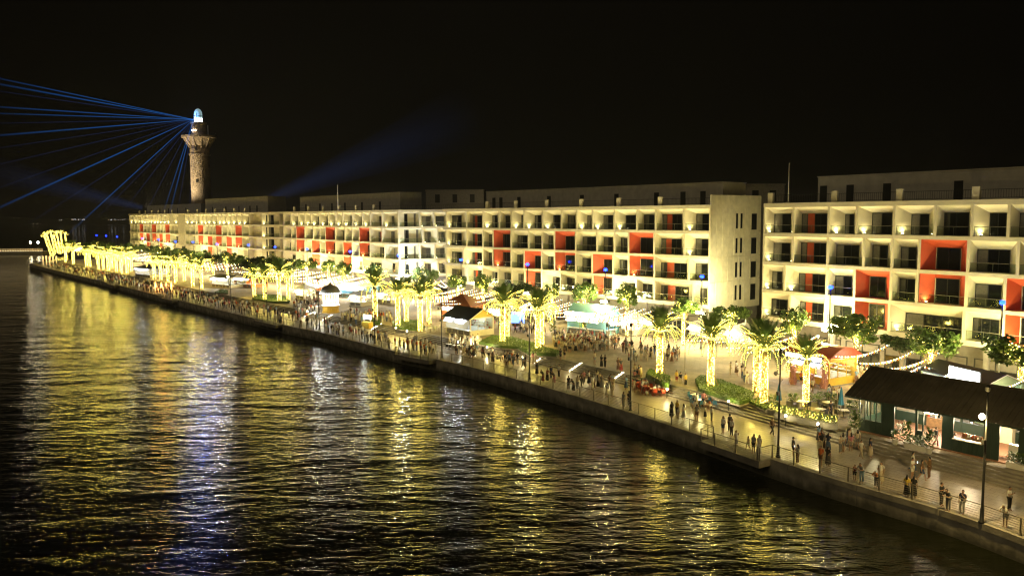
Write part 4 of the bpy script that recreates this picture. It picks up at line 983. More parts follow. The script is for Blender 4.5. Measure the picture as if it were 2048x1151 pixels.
def red_sign(r, W, depth, hw):
    m_ = MB(); m_.box(-.3,-.75,hw-.25,W*.95,-.62,hw+.55); m_.build('sign_board', M_dkroof, r)
    m_ = MB(); q = random.Random(3); x = -.1
    # illegible glowing letters and a small second line, as in the photograph
    while x < W*.62:
        w = q.uniform(.18,.3); m_.box(x,-.79,hw-.02,x+.06,-.752,hw+.4); m_.box(x+.06,-.79,hw+q.choice((.0,.18,.34)),x+w,-.752,hw+q.choice((.06,.24,.4))); m_.box(x+w-.05,-.79,hw-.02,x+w,-.752,hw+.22 if q.random() < .5 else hw+.4); x += w+.08
    m_.build('lettering', M_sgnv, r)
    m_ = MB(); m_.box(W*.68,-.79,hw-.05,W*.92,-.752,hw+.42); m_.build('sign_logo', M_sgnv, r)
    point('sign_light', (W*.4,-1.5,hw+.2), (.8,.75,1.), 260, .4, r)
kiosk((1581,757),(1657,774),4.4,'yellow kiosk with a red rounded roof and a glowing violet sign',M_yel,M_rdroof,2.8,1.5,.55,hatch=2,ins_pow=420,roof_kind='barrel',sign=red_sign,inside=(1.,.93,.8))
kiosk((470,573),(503,576),5.,'orange kiosk with a dark roof left of the four palm bed',M_ora,M_dkroof,2.6,1.5,.9,hatch=1,ins_pow=900,roof_kind='hip',inside=(1.,.8,.6))
kiosk((424,574),(460,577),5.,'flat roofed glass kiosk with a string of bulbs along its edge',M_cream,M_grey,2.7,.5,.6,hatch=2,ins_pow=900,sign=None,inside=(.95,1.,.95))
kiosk((271,553),(301,556),7.,'low pale hut with a dark roof in front of the far grove',M_cream,M_dkroof,2.9,1.2,.9,hatch=1,ins_pow=1200,roof_kind='hip',inside=(.95,.97,1.))
kiosk((676,594),(733,598),5.,'brightly lit white stall under the string lights behind the carousel',M_blu,M_wht,2.6,.6,.5,hatch=3,ins_pow=900)
kiosk((612,587),(652,590),5.,'brightly lit stall with a red counter left of the carousel',M_ora,M_wht,2.6,.6,.5,hatch=2,ins_pow=900)
kiosk((1285,668),(1345,674),4.,'open stall under the bulbs right of the narrow tree',M_cream,M_dkroof,2.5,.7,.5,hatch=2,ins_pow=700,inside=(1.,.88,.65))
for (x0,y0,x1,y1,lab) in ((754,606,782,609,'white topped stall behind the single palm'),(700,612,722,614,'white topped stall right behind the carousel'),(592,598,608,600,'white topped stall behind the tallest bed palm'),(980,640,1003,643,'white topped stall right of the brown pavilion'),(1046,640,1072,643,'white topped stall beside the blue video screen'),(1243,668,1268,672,'white topped stall at the narrow tree'),(1380,678,1420,688,'white topped stall behind the palm of the long hedge'),(1455,690,1490,700,'white topped stall behind the two palms of the long hedge')):
    kiosk((x0,y0),(x1,y1),3.,lab,M_cream,M_wht,2.4,1.1,.4,hatch=1,ins_pow=750,roof_kind='hip',inside=(1.,.88,.62),name='market_stall')
def screen_sign(r, W, depth, hw):
    m_ = MB(); m_.box(W*.5,-.5,hw-.2,W*.98,-.38,hw+1.3); sc_ = m_.build('screen_case', M_metal, r)
    m_ = MB(); m_.box(W*.51,-.53,hw-.15,W*.97,-.502,hw+1.25); m_.build('screen', M_scr, sc_)
    point('screen_light', (W*.75,-1.6,hw+.6), (.85,.92,1.), 900, .5, r)
kiosk((1842,812),(1968,852),4.,'mint green booth with a blazing white screen behind the cafe roof',M_green,M_dkroof,3.6,.8,.3,hatch=1,ins_pow=500,sign=screen_sign)
# blue screen by the palms
p = at(1036,652,PZ); r = thing('video_screen', 'upright blue video screen glowing between the two hedge bed palms', 'screen', p, -.35)
mb = MB(); mb.box(-1.,-.1,.0,1.,.1,.5); mb.build('stand', M_black, r); mb = MB(); mb.box(-1.3,-.08,.5,1.3,.08,2.6); mb.build('case', M_black, r)
mb = MB(); mb.box(-1.22,-.10,.58,1.22,-.081,2.52); mb.build('display', emit('blue_display', (.12,.25,1.), 4), r)

# ================================================================ carousel
p = at(662,624,PZ); ca = thing('carousel', 'little carousel with a yellow drum base, lit columns and a grey dome', 'carousel', p)
mb = MB(); mb.lathe([(1.75,0),(1.75,.15),(1.62,.18),(1.62,1.25),(1.75,1.3),(1.75,1.42)],24); mb.build('drum', M_yel, ca)
mb = MB(); mb.lathe([(2.,3.9),(2.1,4.15),(1.75,4.75),(1.1,5.3),(.25,5.6),(.12,6.1)],24); mb.build('dome', mat('dome_grey', (.20,.20,.19), .5), ca, smooth=True)
M_colw = emit('white_column_light', (.95,1.,.95), 1.6)
for k in range(8):
    t = 2*PI*k/8; mb = MB(); mb.tube((1.5*math.cos(t),1.5*math.sin(t),1.42),(1.5*math.cos(t),1.5*math.sin(t),3.9),.07,n=6); mb.build('column', M_colw, ca)
for k in range(4):
    t = 2*PI*k/4+.4; mb = MB(); x, y = .85*math.cos(t), .85*math.sin(t)
    mb.box(x-.35,y-.10,2.1,x+.30,y+.10,2.4); mb.box(x+.22,y-.07,2.35,x+.42,y+.07,2.85); mb.box(x+.3,y-.06,2.72,x+.6,y+.06,2.88)
    for u in (-.3,.2): mb.box(x+u,y-.08,1.6,x+u+.08,y-.02,2.12); mb.box(x+u,y+.02,1.6,x+u+.08,y+.08,2.12)
    mb.build('horse', M_wht, ca)
mb = MB()
for k in range(40): t = 2*PI*k/40; mb.octa((2.06*math.cos(t),2.06*math.sin(t),3.86),.08)
stuff(mb.build('rim_bulbs', M_cool, ca))
mb = MB(); mb.lathe([(1.78,1.43),(1.78,1.50)],24); mb.build('rim_light', M_colw, ca)
point('carousel_light', (-.3,-.3,3.5), (.95,1.,.95), 420, .2, ca); point('carousel_light', (-2.4,-1.9,3.2), (.95,1.,.95), 500, .2, ca)
p = at(735,656,PZ); sb = thing('sign_booth', 'small yellow stand with a glowing white sign right of the carousel', 'stand', p, -.7)
mb = MB(); mb.box(-.9,-.5,0,.9,.5,1.1); mb.build('counter', M_yel, sb); mb = MB(); mb.box(-1.,-.05,1.6,1.,.05,2.3); mb.build('sign', emit('white_sign', (.9,1.,.9), 6), sb)
for x in (-.85,.85): mb = MB(); mb.box(x-.04,-.04,1.1,x+.04,.04,1.6); mb.build('post', M_wht, sb)
point('sign_light', (0,-1.,2.2), (.9,1.,.9), 200, .2, sb)
# ================================================================ dark green cafe pavilion
M_dgr = mat('dark_green_paint', (.014,.036,.026), .5, var=.15)
M_blk = mat('standing_seam_roof', (.11,.095,.075), .45, .2, var=.3, scale=.7)
M_floor = mat('terracotta_floor', (.34,.17,.10), .5, var=.2, scale=5)
p0 = at(1719,861,PZ); p1 = at(1998,923,PZ); dv = p1-p0; ang = math.atan2(dv.y,dv.x); CW_ = dv.length*1.55; CD = 6.2; CH = 3.15
cafe = thing('cafe_pavilion', 'long dark green cafe pavilion with a black standing seam roof and open fronts', 'cafe', p0, ang)
mb = MB(); mb.box(-.2,-.2,-.02,CW_,CD+.2,.10); mb.build('floor', M_floor, cafe)
# roof: two pitched planes made of trays with raised seams
RH = 2.0; ov = .95
for sg in (0,1):
    n = 40; x0 = -.9; x1 = CW_+.4
    ya, yb, za, zb = (-ov, CD/2, CH+.05, CH+.05+RH) if sg == 0 else (CD+ov, CD/2, CH+.05, CH+.05+RH)
    for k in range(n):
        a = x0+(x1-x0)*k/n; b = x0+(x1-x0)*(k+1)/n-.03
        mb = MB(); mb.quad((a,ya,za),(b,ya,za),(b,yb,zb),(a,yb,zb)); mb.quad((a,ya,za-.06),(b,ya,za-.06),(b,yb,zb-.06),(a,yb,zb-.06)); mb.quad((a,ya,za-.06),(b,ya,za-.06),(b,ya,za),(a,ya,za))
        mb.quad((a,ya,za+.003),(a,yb,zb+.003),(a,yb,zb+.07),(a,ya,za+.07)); mb.quad((a-.03,ya,za-.05),(a-.03,yb,zb-.05),(a-.03,yb,zb+.07),(a-.03,ya,za+.07)); mb.quad((a-.03,ya,za+.07),(a,ya,za+.07),(a,yb,zb+.07),(a-.03,yb,zb+.07))
        mb.build('roof_tray', M_blk, cafe)
mb = MB(); mb.tube((-.9,CD/2,CH+RH+.10),(CW_+.4,CD/2,CH+RH+.10),.10,n=6); mb.build('ridge_cap', M_blk, cafe)
mb = MB(); mb.box(-.9,-ov-.10,CH-.10,CW_+.4,-ov-.01,CH+.02); mb.build('gutter', M_dgr, cafe)
for x in (0,): mb = MB(); mb.quad((x,0,CH),(x,CD,CH),(x,CD/2,CH+RH-.05)); mb.build('gable_panel', M_dgr, cafe)
mb = MB(); mb.box(0,CD-.1,.1,CW_,CD,1.0); mb.build('back_wall', M_dgr, cafe)
mb = MB(); mb.box(0,CD-.1,2.7,CW_,CD,CH); mb.build('back_beam', M_dgr, cafe)
mb = MB(); mb.box(-.06,-.06,CH-.28,CW_,.08,CH+.02); mb.build('front_beam', M_dgr, cafe)
for x in [0]+[CW_*k/9 for k in range(1,10)]:
    mb = MB(); mb.box(x-.08,CD-.12,.1,x+.08,CD+.02,CH); mb.build('back_post', M_dgr, cafe)
# bays along the front, in fractions of the visible length
vis = dv.length
def fx(v): return vis*(v-1719)/(1998-1719)
def cfx(px):
    lo, hi = -2., CW_+6
    for _ in range(40):
        m = (lo+hi)/2; q = p0+dv.normalized()*m+Vector((0,0,1.4))
        if projx(q) > px: hi = m
        else: lo = m
    return (lo+hi)/2
def solid(a,b,nm='wall_panel'):
    n = max(1,int((b-a)/.55))
    for k in range(n):
        mb = MB(); u = a+(b-a)*k/n; v = a+(b-a)*(k+1)/n-.015; mb.box(u,-.05,.1,v,.05,CH-.28); mb.build(nm, M_dgr, cafe)
def glazed(a,b,z0,n,base=True):
    if base:
        m = max(1,int((b-a)/.5))
        for k in range(m):
            mb = MB(); u = a+(b-a)*k/m; v = a+(b-a)*(k+1)/m-.015; mb.box(u,-.05,.1,v,.05,z0); mb.build('dado_panel', M_dgr, cafe)
    for k in range(n+1):
        x = a+(b-a)*k/n; mb = MB(); mb.box(x-.045,-.055,z0,x+.045,.055,CH-.28); mb.build('mullion', M_dgr, cafe)
    for k in range(n):
        mb = MB(); mb.box(a+(b-a)*k/n+.05,-.01,z0+.02,a+(b-a)*(k+1)/n-.05,.005,CH-.30); mb.build('pane', M_rglass, cafe)
X = [cfx(v) for v in (1719,1764,1789,1833,1846,1884,1907,1967,1999,2037,2062,2120,2200)]
glazed(X[0],X[1],1.15,4); solid(X[1],X[2]); 
glazed(X[3],X[4],1.15,1)
mb = MB(); mb.box(X[3]-.08,-.07,.1,X[3]+.08,.07,CH-.28); mb.build('post', M_dgr, cafe)
solid(X[5],X[6])
n = 6
for k in range(n):
    u = X[6]+(X[7]-X[6])*k/n; v = X[6]+(X[7]-X[6])*(k+1)/n-.015; mb = MB(); mb.box(u,-.05,.1,v,.05,1.1); mb.build('dado_panel', M_dgr, cafe)
mb = MB(); mb.box(X[6],-.3,1.1,X[7],.25,1.16); mb.build('counter', M_wht, cafe)
solid(X[7],X[8]); solid(X[9],X[10]); glazed(X[10],X[11],1.15,4); solid(X[11],min(X[12],CW_))
# left end wall
for k in range(5):
    mb = MB(); y0 = .06+(CD-.2)*k/5; y1 = .06+(CD-.2)*(k+1)/5; mb.box(-.05,y0,.1,.05,y1-.02,1.15); mb.build('dado_panel', M_dgr, cafe)
    mb = MB(); mb.box(-.055,y1-.06,1.15,.055,y1+.03,CH); mb.build('mullion', M_dgr, cafe)
# interior furniture and lamps
M_pend = emit('cafe_pendant', (1.,.80,.5), 40)
for x in [X[1]*.5, (X[2]+X[3])/2, (X[4]+X[5])/2, (X[6]+X[7])/2-.6, (X[8]+X[9])/2, (X[10]+X[11])/2]:
    lp = MB(); lp.tube((x,1.9,CH+.9),(x,1.9,2.45),.012,n=4); lp.lathe([(.05,2.45),(.2,2.28),(.2,2.26),(.05,2.30)],10,c=(x,1.9,0)); o = lp.build('pendant_lamp', M_metal, cafe)
    b_ = MB(); b_.octa((x,1.9,2.22),.07); b_.build('bulb', M_pend, o)
    point('pendant_light', (x,1.9,2.05), (1.,.80,.48), 600, .12, cafe)
mb = MB(); q = random.Random(4)
for k in range(9):
    x = X[4]+.25+(X[5]-X[4]-.5)*k/8; mb.octa((x,-.35,CH-.28+q.uniform(-.05,.05)),.055)
stuff(mb.build('door_bulbs', M_pend, cafe)); point('door_light', ((X[4]+X[5])/2,-.6,CH-.45), (1.,.82,.5), 60, .15, cafe)
mb = MB(); mb.box(X[6]+.2,.9,.1,X[7]-.2,1.5,1.15); mb.build('bar_counter', M_wood, cafe); mb = MB(); mb.box(X[6]+.2,CD-.8,.1,X[7],CD-.15,2.0); mb.build('bar_cabinet', M_cream, cafe)
mb = MB(); mb.box(X[8]+.2,1.2,.1,X[8]+1.1,1.7,1.2); mb.build('fridge', M_wht, cafe)
mb = MB(); mb.tube((X[8]+1.5,.9,.1),(X[8]+1.5,.9,1.6),.03); mb.lathe([(.25,.1),(.25,.14)],10,c=(X[8]+1.5,.9,0)); mb.tube((X[8]+1.5,.82,1.6),(X[8]+1.5,.95,1.6),.26,n=12); mb.build('standing_fan', M_metal, cafe)
mb = MB()
for k in range(26):
    x = q.uniform(X[6]+.2,X[7]-.3); mb.box(x-.05,.95,1.151,x+.05,1.08,1.15+q.uniform(.1,.3),mi=q.randrange(3))
for k in range(14):
    x = q.uniform(X[2],X[3]); z = q.choice((1.0,1.4,1.8)); mb.box(x-.08,CD-.45,z,x+.08,CD-.3,z+.25,mi=q.randrange(3))
mb.box(X[2],CD-.5,.1,X[3],CD-.2,.99,mi=1)
stuff(mb.build('counter_goods', [M_wht, M_wood, M_red], cafe))

# ================================================================ furniture prototypes
M_redp = mat('red_plastic', (.50,.07,.03), .4, var=.06); M_bluep = mat('blue_plastic', (.06,.22,.38), .4, var=.06); M_umb = mat('blue_canvas', (.03,.17,.26), .8, var=.15)
def table_at(p, label, rot=0, top=M_wht, grp='cafe tables', r_=.42, h=.74):
    t = thing('cafe_table', label, 'table', p, rot, grp)
    mb = MB(); mb.box(-r_,-r_,h-.03,r_,r_,h); mb.build('tabletop', top, t)
    mb = MB(); mb.tube((0,0,.03),(0,0,h-.031),.035); mb.lathe([(.26,0),(.26,.03)],10); mb.build('pedestal', M_metal, t); return t
def chair_meshes(m):
    a = MB(); a.box(-.21,-.21,.42,.21,.21,.45); b = MB(); b.box(-.21,.19,.46,.21,.225,.86); b.box(-.21,.19,.44,-.17,.225,.47); b.box(.17,.19,.44,.21,.225,.47)
    l = MB(); l.tube((0,0,0),(0,0,.42),.018,n=5); return a.mesh('seat', m), b.mesh('backrest', m), l.mesh('leg', m)
CHM = {k: chair_meshes(m) for k, m in (('red',M_redp),('blue',M_bluep),('white',M_wht),('dark',M_metal))}
def chair(p, rot, kind, label, grp):
    c = thing('chair', label, 'chair', p, rot, grp); a, b, l = CHM[kind]; link('seat', a, c); link('backrest', b, c)
    for x in (-.18,.18):
        for y in (-.18,.18): link('leg', l, c, (x,y,0))
    return c
def cluster(px, n, kind, place, seed, z=0., top=M_wht, spread=1.):
    r = random.Random(seed); c = at(*px, z); a0 = r.uniform(0,1.5)
    sd = ('nearest the water','facing the water','on the right','on the left','at the back')
    t = table_at(c, '%s table %s' % ({'red':'red','blue':'blue','white':'white','dark':'dark'}[kind], place), a0, top)
    ps = [(c+Vector((math.cos(a0+2*PI*k/n)*.75,math.sin(a0+2*PI*k/n)*.75,0)), a0+2*PI*k/n) for k in range(n)]
    ps.sort(key=lambda t: projx(t[0])); mid = sorted(ps[1:-1], key=lambda t: t[0].y)
    for wd,(p,a) in zip(['leftmost','rightmost','front','rear'], [ps[0],ps[-1]]+mid):
        if len(mid) == 1 and wd == 'front': wd = 'middle'
        chair(p, a-PI/2+r.uniform(-.2,.2), kind, '%s %s chair at the table %s' % (wd, kind, place), 'chairs at the table '+place)
for i,(px,pl) in enumerate((((1292,784),'left of the small square hedge bed'),((1307,789),'below the small square hedge bed'),((1321,790),'next to the bollard light'),((1280,776),'furthest left in the red seating group'))):
    cluster(px,4,'red',pl,30+i,0.,M_redp)
for i,(px,pl) in enumerate((((1392,801),'at the foot of the steps'),((1413,803),'beside the blue seating bollard'),((1437,813),'at the right end of the blue seating group'),((1399,812),'nearest the quay in the blue group'))):
    cluster(px,4,'blue',pl,40+i,0.,M_wht)
for i,(px,pl) in enumerate((((1640,832),'in the middle of the terrace'),((1656,818),'at the back of the terrace'),((1687,834),'below the right closed umbrella'),((1604,816),'beside the terrace palm'),((1702,823),'near the cafe corner'))):
    cluster(px,3,'dark',pl,50+i,PZ,M_wht)
for i,(px,pl) in enumerate((((868,660),'left of the white kiosk'),((861,664),'behind the front palm'),((934,686),'in front of the white kiosk'),((951,688),'at the right kiosk corner'),((917,690),'below the serving flap'))):
    cluster(px,4,'white',pl,60+i,PZ,M_wht)
for i,(px,pl) in enumerate((((898,697),'at the lower steps'),((912,699),'right of the long white tables'),((1041,661),'by the blue video screen'),((1063,657),'right of the blue video screen'),((1740,757),'under the strings right of the yellow kiosk'),((1728,750),'beside the white menu board'))):
    cluster(px,4,'dark',pl,70+i,0. if px[1] > 690 else PZ,M_wood if i > 1 else M_wht)
for (px,lab) in (((1557,827),'closed blue parasol in front of the dark lamp post'),((1681,837),'closed blue parasol beside the dark green cafe')):
    p = at(*px,PZ); u = thing('parasol', lab, 'parasol', p, 0, 'closed blue parasols')
    mb = MB(); mb.lathe([(.26,0),(.26,.07),(.03,.08),(.025,3.1)],10); mb.build('pole', M_steel, u)
    mb = MB(); pr = [(.24,1.35),(.20,1.6),(.14,2.2),(.09,2.7),(.03,3.02)]; nn = 16
    i0 = 0
    for (r_,z) in pr:
        for k in range(nn): t = 2*PI*k/nn; rr = r_*(1.15 if k % 2 else .8); mb.v.append((rr*math.cos(t),rr*math.sin(t),z))
    for j in range(len(pr)-1):
        for k in range(nn): k2 = (k+1)%nn; mb.f.append((j*nn+k,j*nn+k2,(j+1)*nn+k2,(j+1)*nn+k)); mb.m.append(0)
    mb.build('canopy', M_umb, u)
# planters with leafy shrubs
M_box = mat('planter_box', (.20,.19,.17), .8, var=.2)
def plant_mesh(seed, R, H, n=150, s=.09):
    r = random.Random(seed); mb = MB()
    for i in range(n):
        t = r.random(); a = r.uniform(0,2*PI); u = R*math.sqrt(r.random())*(.5+.5*math.sin(PI*min(1,t*1.1+.1))); p = Vector((u*math.cos(a),u*math.sin(a),H*t))
        d = Vector((math.cos(a),math.sin(a),r.uniform(.1,1.2))).normalized()*s*2; w = d.cross(Vector((0,0,1))).normalized()*s*.5
        mb.quad(p,p+d*.5+w,p+d,p+d*.5-w)
    return mb.mesh('foliage', M_leaf)
PLM = [plant_mesh(i,.42,.75) for i in range(3)]
TALL = [plant_mesh(10+i,.45,1.5,170,.16) for i in range(2)]
mb = MB(); mb.box(-.6,-.25,0,.6,.25,.5); mb.box(-.55,-.2,.5,.55,.2,.51); PB = mb.mesh('box', M_box)
mb = MB(); mb.lathe([(.17,0),(.25,.42),(.27,.45),(.22,.45),(.21,.40)],12); PT = mb.mesh('pot', M_pot)
mb = MB()
for k in range(16): mb.octa((random.uniform(-.5,.5),random.uniform(-.25,.25),random.uniform(.6,1.2)),.028)
PLB = mb.mesh('fairy_lights', M_bulbG)
kk = 0
for px,lab,lit in (((1549,830),'planter box left of the terrace palm',1),((1563,836),'planter box under the left closed parasol',1),((1584,841),'planter box with lit shrub at the terrace edge above a bollard light',1),((1609,847),'planter box with lit shrub in the middle of the terrace edge',1),((1634,851),'planter box with a bushy lit shrub',1),((1661,857),'planter box with lit shrub at the right end of the terrace edge',1),((1586,812),'shrub planter beside the terrace palm trunk',0),((1625,812),'shrub planter behind the terrace tables',0),((1645,808),'shrub planter below the yellow kiosk',0),((1664,812),'shrub planter left of the right closed parasol',0),((1705,826),'shrub planter by the cafe end wall',0),((1544,814),'shrub planter right of the long hedge bed',0)):
    p = at(*px,PZ); pl = thing('planter', lab, 'planter', p, -.65+.1*(kk%3), 'planters around the terrace'); link('box', PB, pl)
    f_ = link('foliage', PLM[kk%3], pl, (-.28,0,.5), kk); link('foliage', PLM[(kk+1)%3], pl, (.28,0,.5), kk*2)
    if lit: stuff(link('fairy_lights', PLB, pl)); point('planter_light', (0,-.4,1.2), GOLD, 12, .1, pl)
    kk += 1
for px,lab,tall in (((1790,888),'small white pot plant leftmost before the cafe',0),((1812,892),'white pot with a tall plant before the cafe opening',1),((1858,906),'white pot with a tall plant beside the cafe door',1),((1709,866),'dark leafy pot plant at the cafe corner',1)):
    p = at(*px,PZ); pl = thing('potted_plant', lab, 'potted plant', p, kk, 'pot plants before the cafe'); link('pot', PT, pl); link('foliage', (TALL if tall else PLM)[kk%2], pl, (0,0,.42)); kk += 1
for px,lab in (((1834,899),'long white trough with a low hedge between two pot plants'),((2040,938),'white trough with green plants at the right edge')):
    p = at(*px,PZ); pl = thing('planter', lab, 'planter', p, ang); mb = MB(); mb.box(-.9,-.25,0,.9,.25,.45); mb.build('box', M_pot, pl)
    for x in (-.6,-.2,.2,.6): link('foliage', PLM[kk%3], pl, (x,0,.4), kk); kk += 1
for px,lab in (((1194,668),'round green shrub in front of the blue kiosk counter'),((1106,672),'dark shrub at the left of the kiosk crowd'),((1168,664),'low dark shrub beside the blue kiosk')):
    p = at(*px,PZ); pl = thing('potted_plant', lab, 'potted plant', p, 0); link('pot', PT, pl, None, None, 1.5); link('foliage', TALL[kk%2], pl, (0,0,.6), 0, 1.3); kk += 1
# flower covered figures and menu board by the yellow kiosk
M_pink = mat('pink_blossom', (.62,.30,.24), .7, var=.3, scale=9)
for px,h,lab in (((1648,776),2.3,'pink blossom pillar at the front corner of the yellow kiosk'),((1622,773),1.5,'small pink blossom pillar beside the terrace palm'),((1586,768),2.2,'pink blossom pillar left of the terrace palm')):
    p = at(*px,PZ); fl = thing('blossom_pillar', lab, 'flower pillar', p, 0, 'pink blossom pillars at the yellow kiosk'); q = random.Random(int(px[0])); mb = MB()
    mb.lathe([(.3,0),(.25,h*.5),(.3,h*.9),(.1,h)],8); mb.build('core', M_pink, fl); mb = MB()
    for i in range(220):
        a = q.uniform(0,2*PI); z = h*q.random(); rr = .34+.1*math.sin(z*4); c = Vector((rr*math.cos(a),rr*math.sin(a),z)); u = Vector((q.gauss(0,1),q.gauss(0,1),q.gauss(0,1))).normalized()*.09; w = u.cross(Vector((1,.3,.2))).normalized()*.08; mb.quad(c-u,c-w,c+u,c+w)
    stuff(mb.build('blossoms', M_pink, fl))
p = at(1702,760,PZ); b_ = thing('menu_board', 'leaning white menu board right of the yellow kiosk', 'board', p, -.6)
mb = MB(); mb.box(-.8,-.03,.2,.8,.03,1.8); mb.build('panel', M_wht, b_); mb = MB(); mb.tube((-.7,.0,0),(-.7,.0,.2),.03); mb.tube((.7,0,0),(.7,0,.2),.03); mb.tube((-.7,.6,0),(-.7,.03,1.6),.03); mb.tube((.7,.6,0),(.7,.03,1.6),.03); mb.build('legs_frame', M_wood, b_)
# bollard lights on and below the steps
mb = MB(); mb.lathe([(.09,0),(.09,.03),(.045,.05),(.045,.85)],8); BM = mb.mesh('stem', M_metal)
mb = MB(); mb.lathe([(.05,.85),(.09,.88),(.09,1.0),(.05,1.04)],8); BH = mb.mesh('lamp_head', M_flood)
for px,lab in (((1334,793),'bollard light beside the red chairs'),((1405,805),'bollard light at the left of the blue chairs'),((1457,818),'bollard light at the right of the blue chairs'),((1571,849),'bollard light below the left closed parasol'),((1635,866),'bollard light above the walking group near the cafe'),((1046,725),'bollard light on the promenade below the thick palm'),((1010,718),'bollard light between the benches and the thick palm'),((974,705),'bollard light right of the white benches'),((946,697),'bollard light second from the white kiosk benches'),((916,694),'bollard light at the white benches below the white kiosk'),((814,671),'bollard light below the front palm of the white kiosk bed'),((792,664),'bollard light left of the front palm of the white kiosk bed'),((615,630),'bollard light on the steps left of the carousel'),((630,633),'second bollard light on the steps left of the carousel')):
    p = at(px[0],px[1]+2,.0); s_,o_ = qs(p); z = 0. if o_ < INNER+.3 else min(PZ,.17*(int((o_-INNER-.3)/.42)+1)); p = at(px[0],px[1]+2,z)
    b_ = thing('bollard_light', lab, 'bollard light', p, 0, 'short bollard lights along the steps'); link('stem', BM, b_); link('lamp_head', BH, b_); point('bollard_lamp', (0,0,1.25), STAR, 170, .1, b_)
# LED strips along the stair flights
M_led = emit('step_led', (1.,.90,.62), 22)
def at_off(p, off, z):
    s_,_ = qs(p); return qpos(s_, off, z)
for (pa,lab) in (((1148,735),'zigzag light strip down the wide stairs below the blue kiosk'),((1246,752),'light strip down the right end of the wide stairs'),((1082,718),'light strip at the left end of the wide stairs'),((690,660),'light strip on the stairs right of the carousel'),((612,640),'light strip on the stairs left of the carousel'),((584,632),'light strip on the left of the carousel stairs')):
    p = at(*pa,.4); s_,_ = qs(p); mb = MB(); o = qpos(s_, INNER, 0)
    for k in range(5):
        a = qpos(s_, INNER+.3+k*.42+.03, .17*(k+1)+.015)-o; b = qpos(s_+.02, INNER+.3+(k+1)*.42-.01, .17*(k+1)+.015)-o; mb.tube(a,b,.035,n=4)
        mb.tube(qpos(s_,INNER+.3+k*.42-.03,.17*k+.02)-o,a,.03,n=4)
    t = mb.build('step_light_strip', M_led, None, loc=o); tag(t, lab, 'light strip', 'light strips on the stairs')
    point('strip_light', (0,0,.9), STAR, 50, .2, t)

# ================================================================ festoon strings with bulbs and bunting
M_cord = M_black; FLAGS = [mat('flag_%s' % n_, c, .7, var=.05) for n_,c in (('red',(.5,.06,.04)),('yellow',(.6,.42,.05)),('blue',(.05,.18,.42)),('white',(.7,.7,.66)))]
NSTR = [0]
def festoon(a, b, label, grp, sag=.55, step=.5, flags=True, power=160, br=.062):
    a = Vector(a); b = Vector(b); d = b-a; Ln = d.length; n = max(4,int(Ln/step)); o = a; P = []
    for i in range(n+1): t = i/n; P.append(d*t-Vector((0,0,4*sag*t*(1-t))))
    r = thing('festoon_string', label, 'string lights', o, 0, grp)
    mb = MB()
    for u,v in zip(P,P[1:]): mb.tube(u,v,.016,n=3,cap=False)
    mb.build('cable', M_cord, r); mb = MB()
    for p in P[1:-1]: mb.octa((p.x,p.y,p.z-.10),br)
    stuff(mb.build('bulbs', M_bulbS, r))
    if flags:
        mb = MB(); dn = d.normalized()*.13
        for i,p in enumerate(P[1:-1]):
            for j in (.33,.66):
                c = p+d*(j/n); mb.quad(c-dn-Vector((0,0,.02)),c+dn-Vector((0,0,.02)),c-Vector((0,0,.38)),mi=(i*2+int(j*3))%4)
        stuff(mb.build('bunting', FLAGS, r))
    m = P[len(P)//2]; point('string_light', (m.x,m.y,m.z-.35), (1.,.80,.46), power*1.9, .4, r)
    NSTR[0] += 1; return r
def zone(f, t0, t1, step, d0, d1, place, z0=4.7, z1=5.3, power=160, sp=.5, br=.062):
    k = 0; t = t0; n = int((t1-t0)/step)+1
    nm = ords+('thirteenth','fourteenth','fifteenth','sixteenth','seventeenth','eighteenth','nineteenth','twentieth','twenty-first','twenty-second')
    while k < n:
        a = f.w(t,-d0,z0+.25*math.sin(k*1.7)); b = f.w(t+.8,-d1,z1+.2*math.sin(k*2.3))
        festoon(a, b, 'bulb festoon %s, %s from the left' % (place, nm[k%len(nm)]), 'festoon strings '+place, .6, sp, True, power, br)
        if k % 3 == 0:
            po = thing('festoon_pole', 'thin grey festoon pole %s, %s from the left' % (place, nm[k//3]), 'pole', (a.x,a.y,PZ), 0, 'festoon poles')
            mb = MB(); mb.tube((0,0,0),(0,0,a.z-PZ+.1),.05,.04); mb.build('pole', M_steel, po); mb = MB(); mb.lathe([(.18,0),(.18,.04)],8); mb.build('base_plate', M_steel, po)
        t += step; k += 1
zone(fB2, 1., 13., 1.5, 16., 1.5, 'before the white corner wing', power=220)
zone(fB, 6., 66., 3., 17., 1.5, 'before the hotel behind the carousel', power=480, sp=.62, br=.085)
zone(fA, 8., 23., 1.5, 17., 2., 'over the brown pavilion', power=200)
zone(fA, 36., 48.5, 2.1, 17., 2.2, 'over the blue kiosk')
zone(fA, 51., 64., 1.9, 16., 2.2, 'between the blue kiosk and the narrow tree')
zone(fD, .5, 9.5, 3.0, 15., 2.2, 'before the left end of the right hotel')
zone(fD, 15.5, 24., 2.8, 11.5, 2., 'right of the yellow kiosk')
zone(fC, 30., 138., 6., 18., 2., 'before the far hotel', power=500, sp=1.0, br=.12)
for pa,pb,lab in (((1789,744),(1842,729),'short bright festoon string rising from the cafe ridge'),((1856,758),(1907,738),'bright festoon string across the mint booth'),((1842,729),(1985,749),'festoon string along the top edge of the mint booth'),((1979,777),(2060,750),'festoon string at the right edge above the cafe roof')):
    festoon(at(*pa,5.),at(*pb,5.2),lab,'festoon strings around the mint booth',.3,.42,True,90)

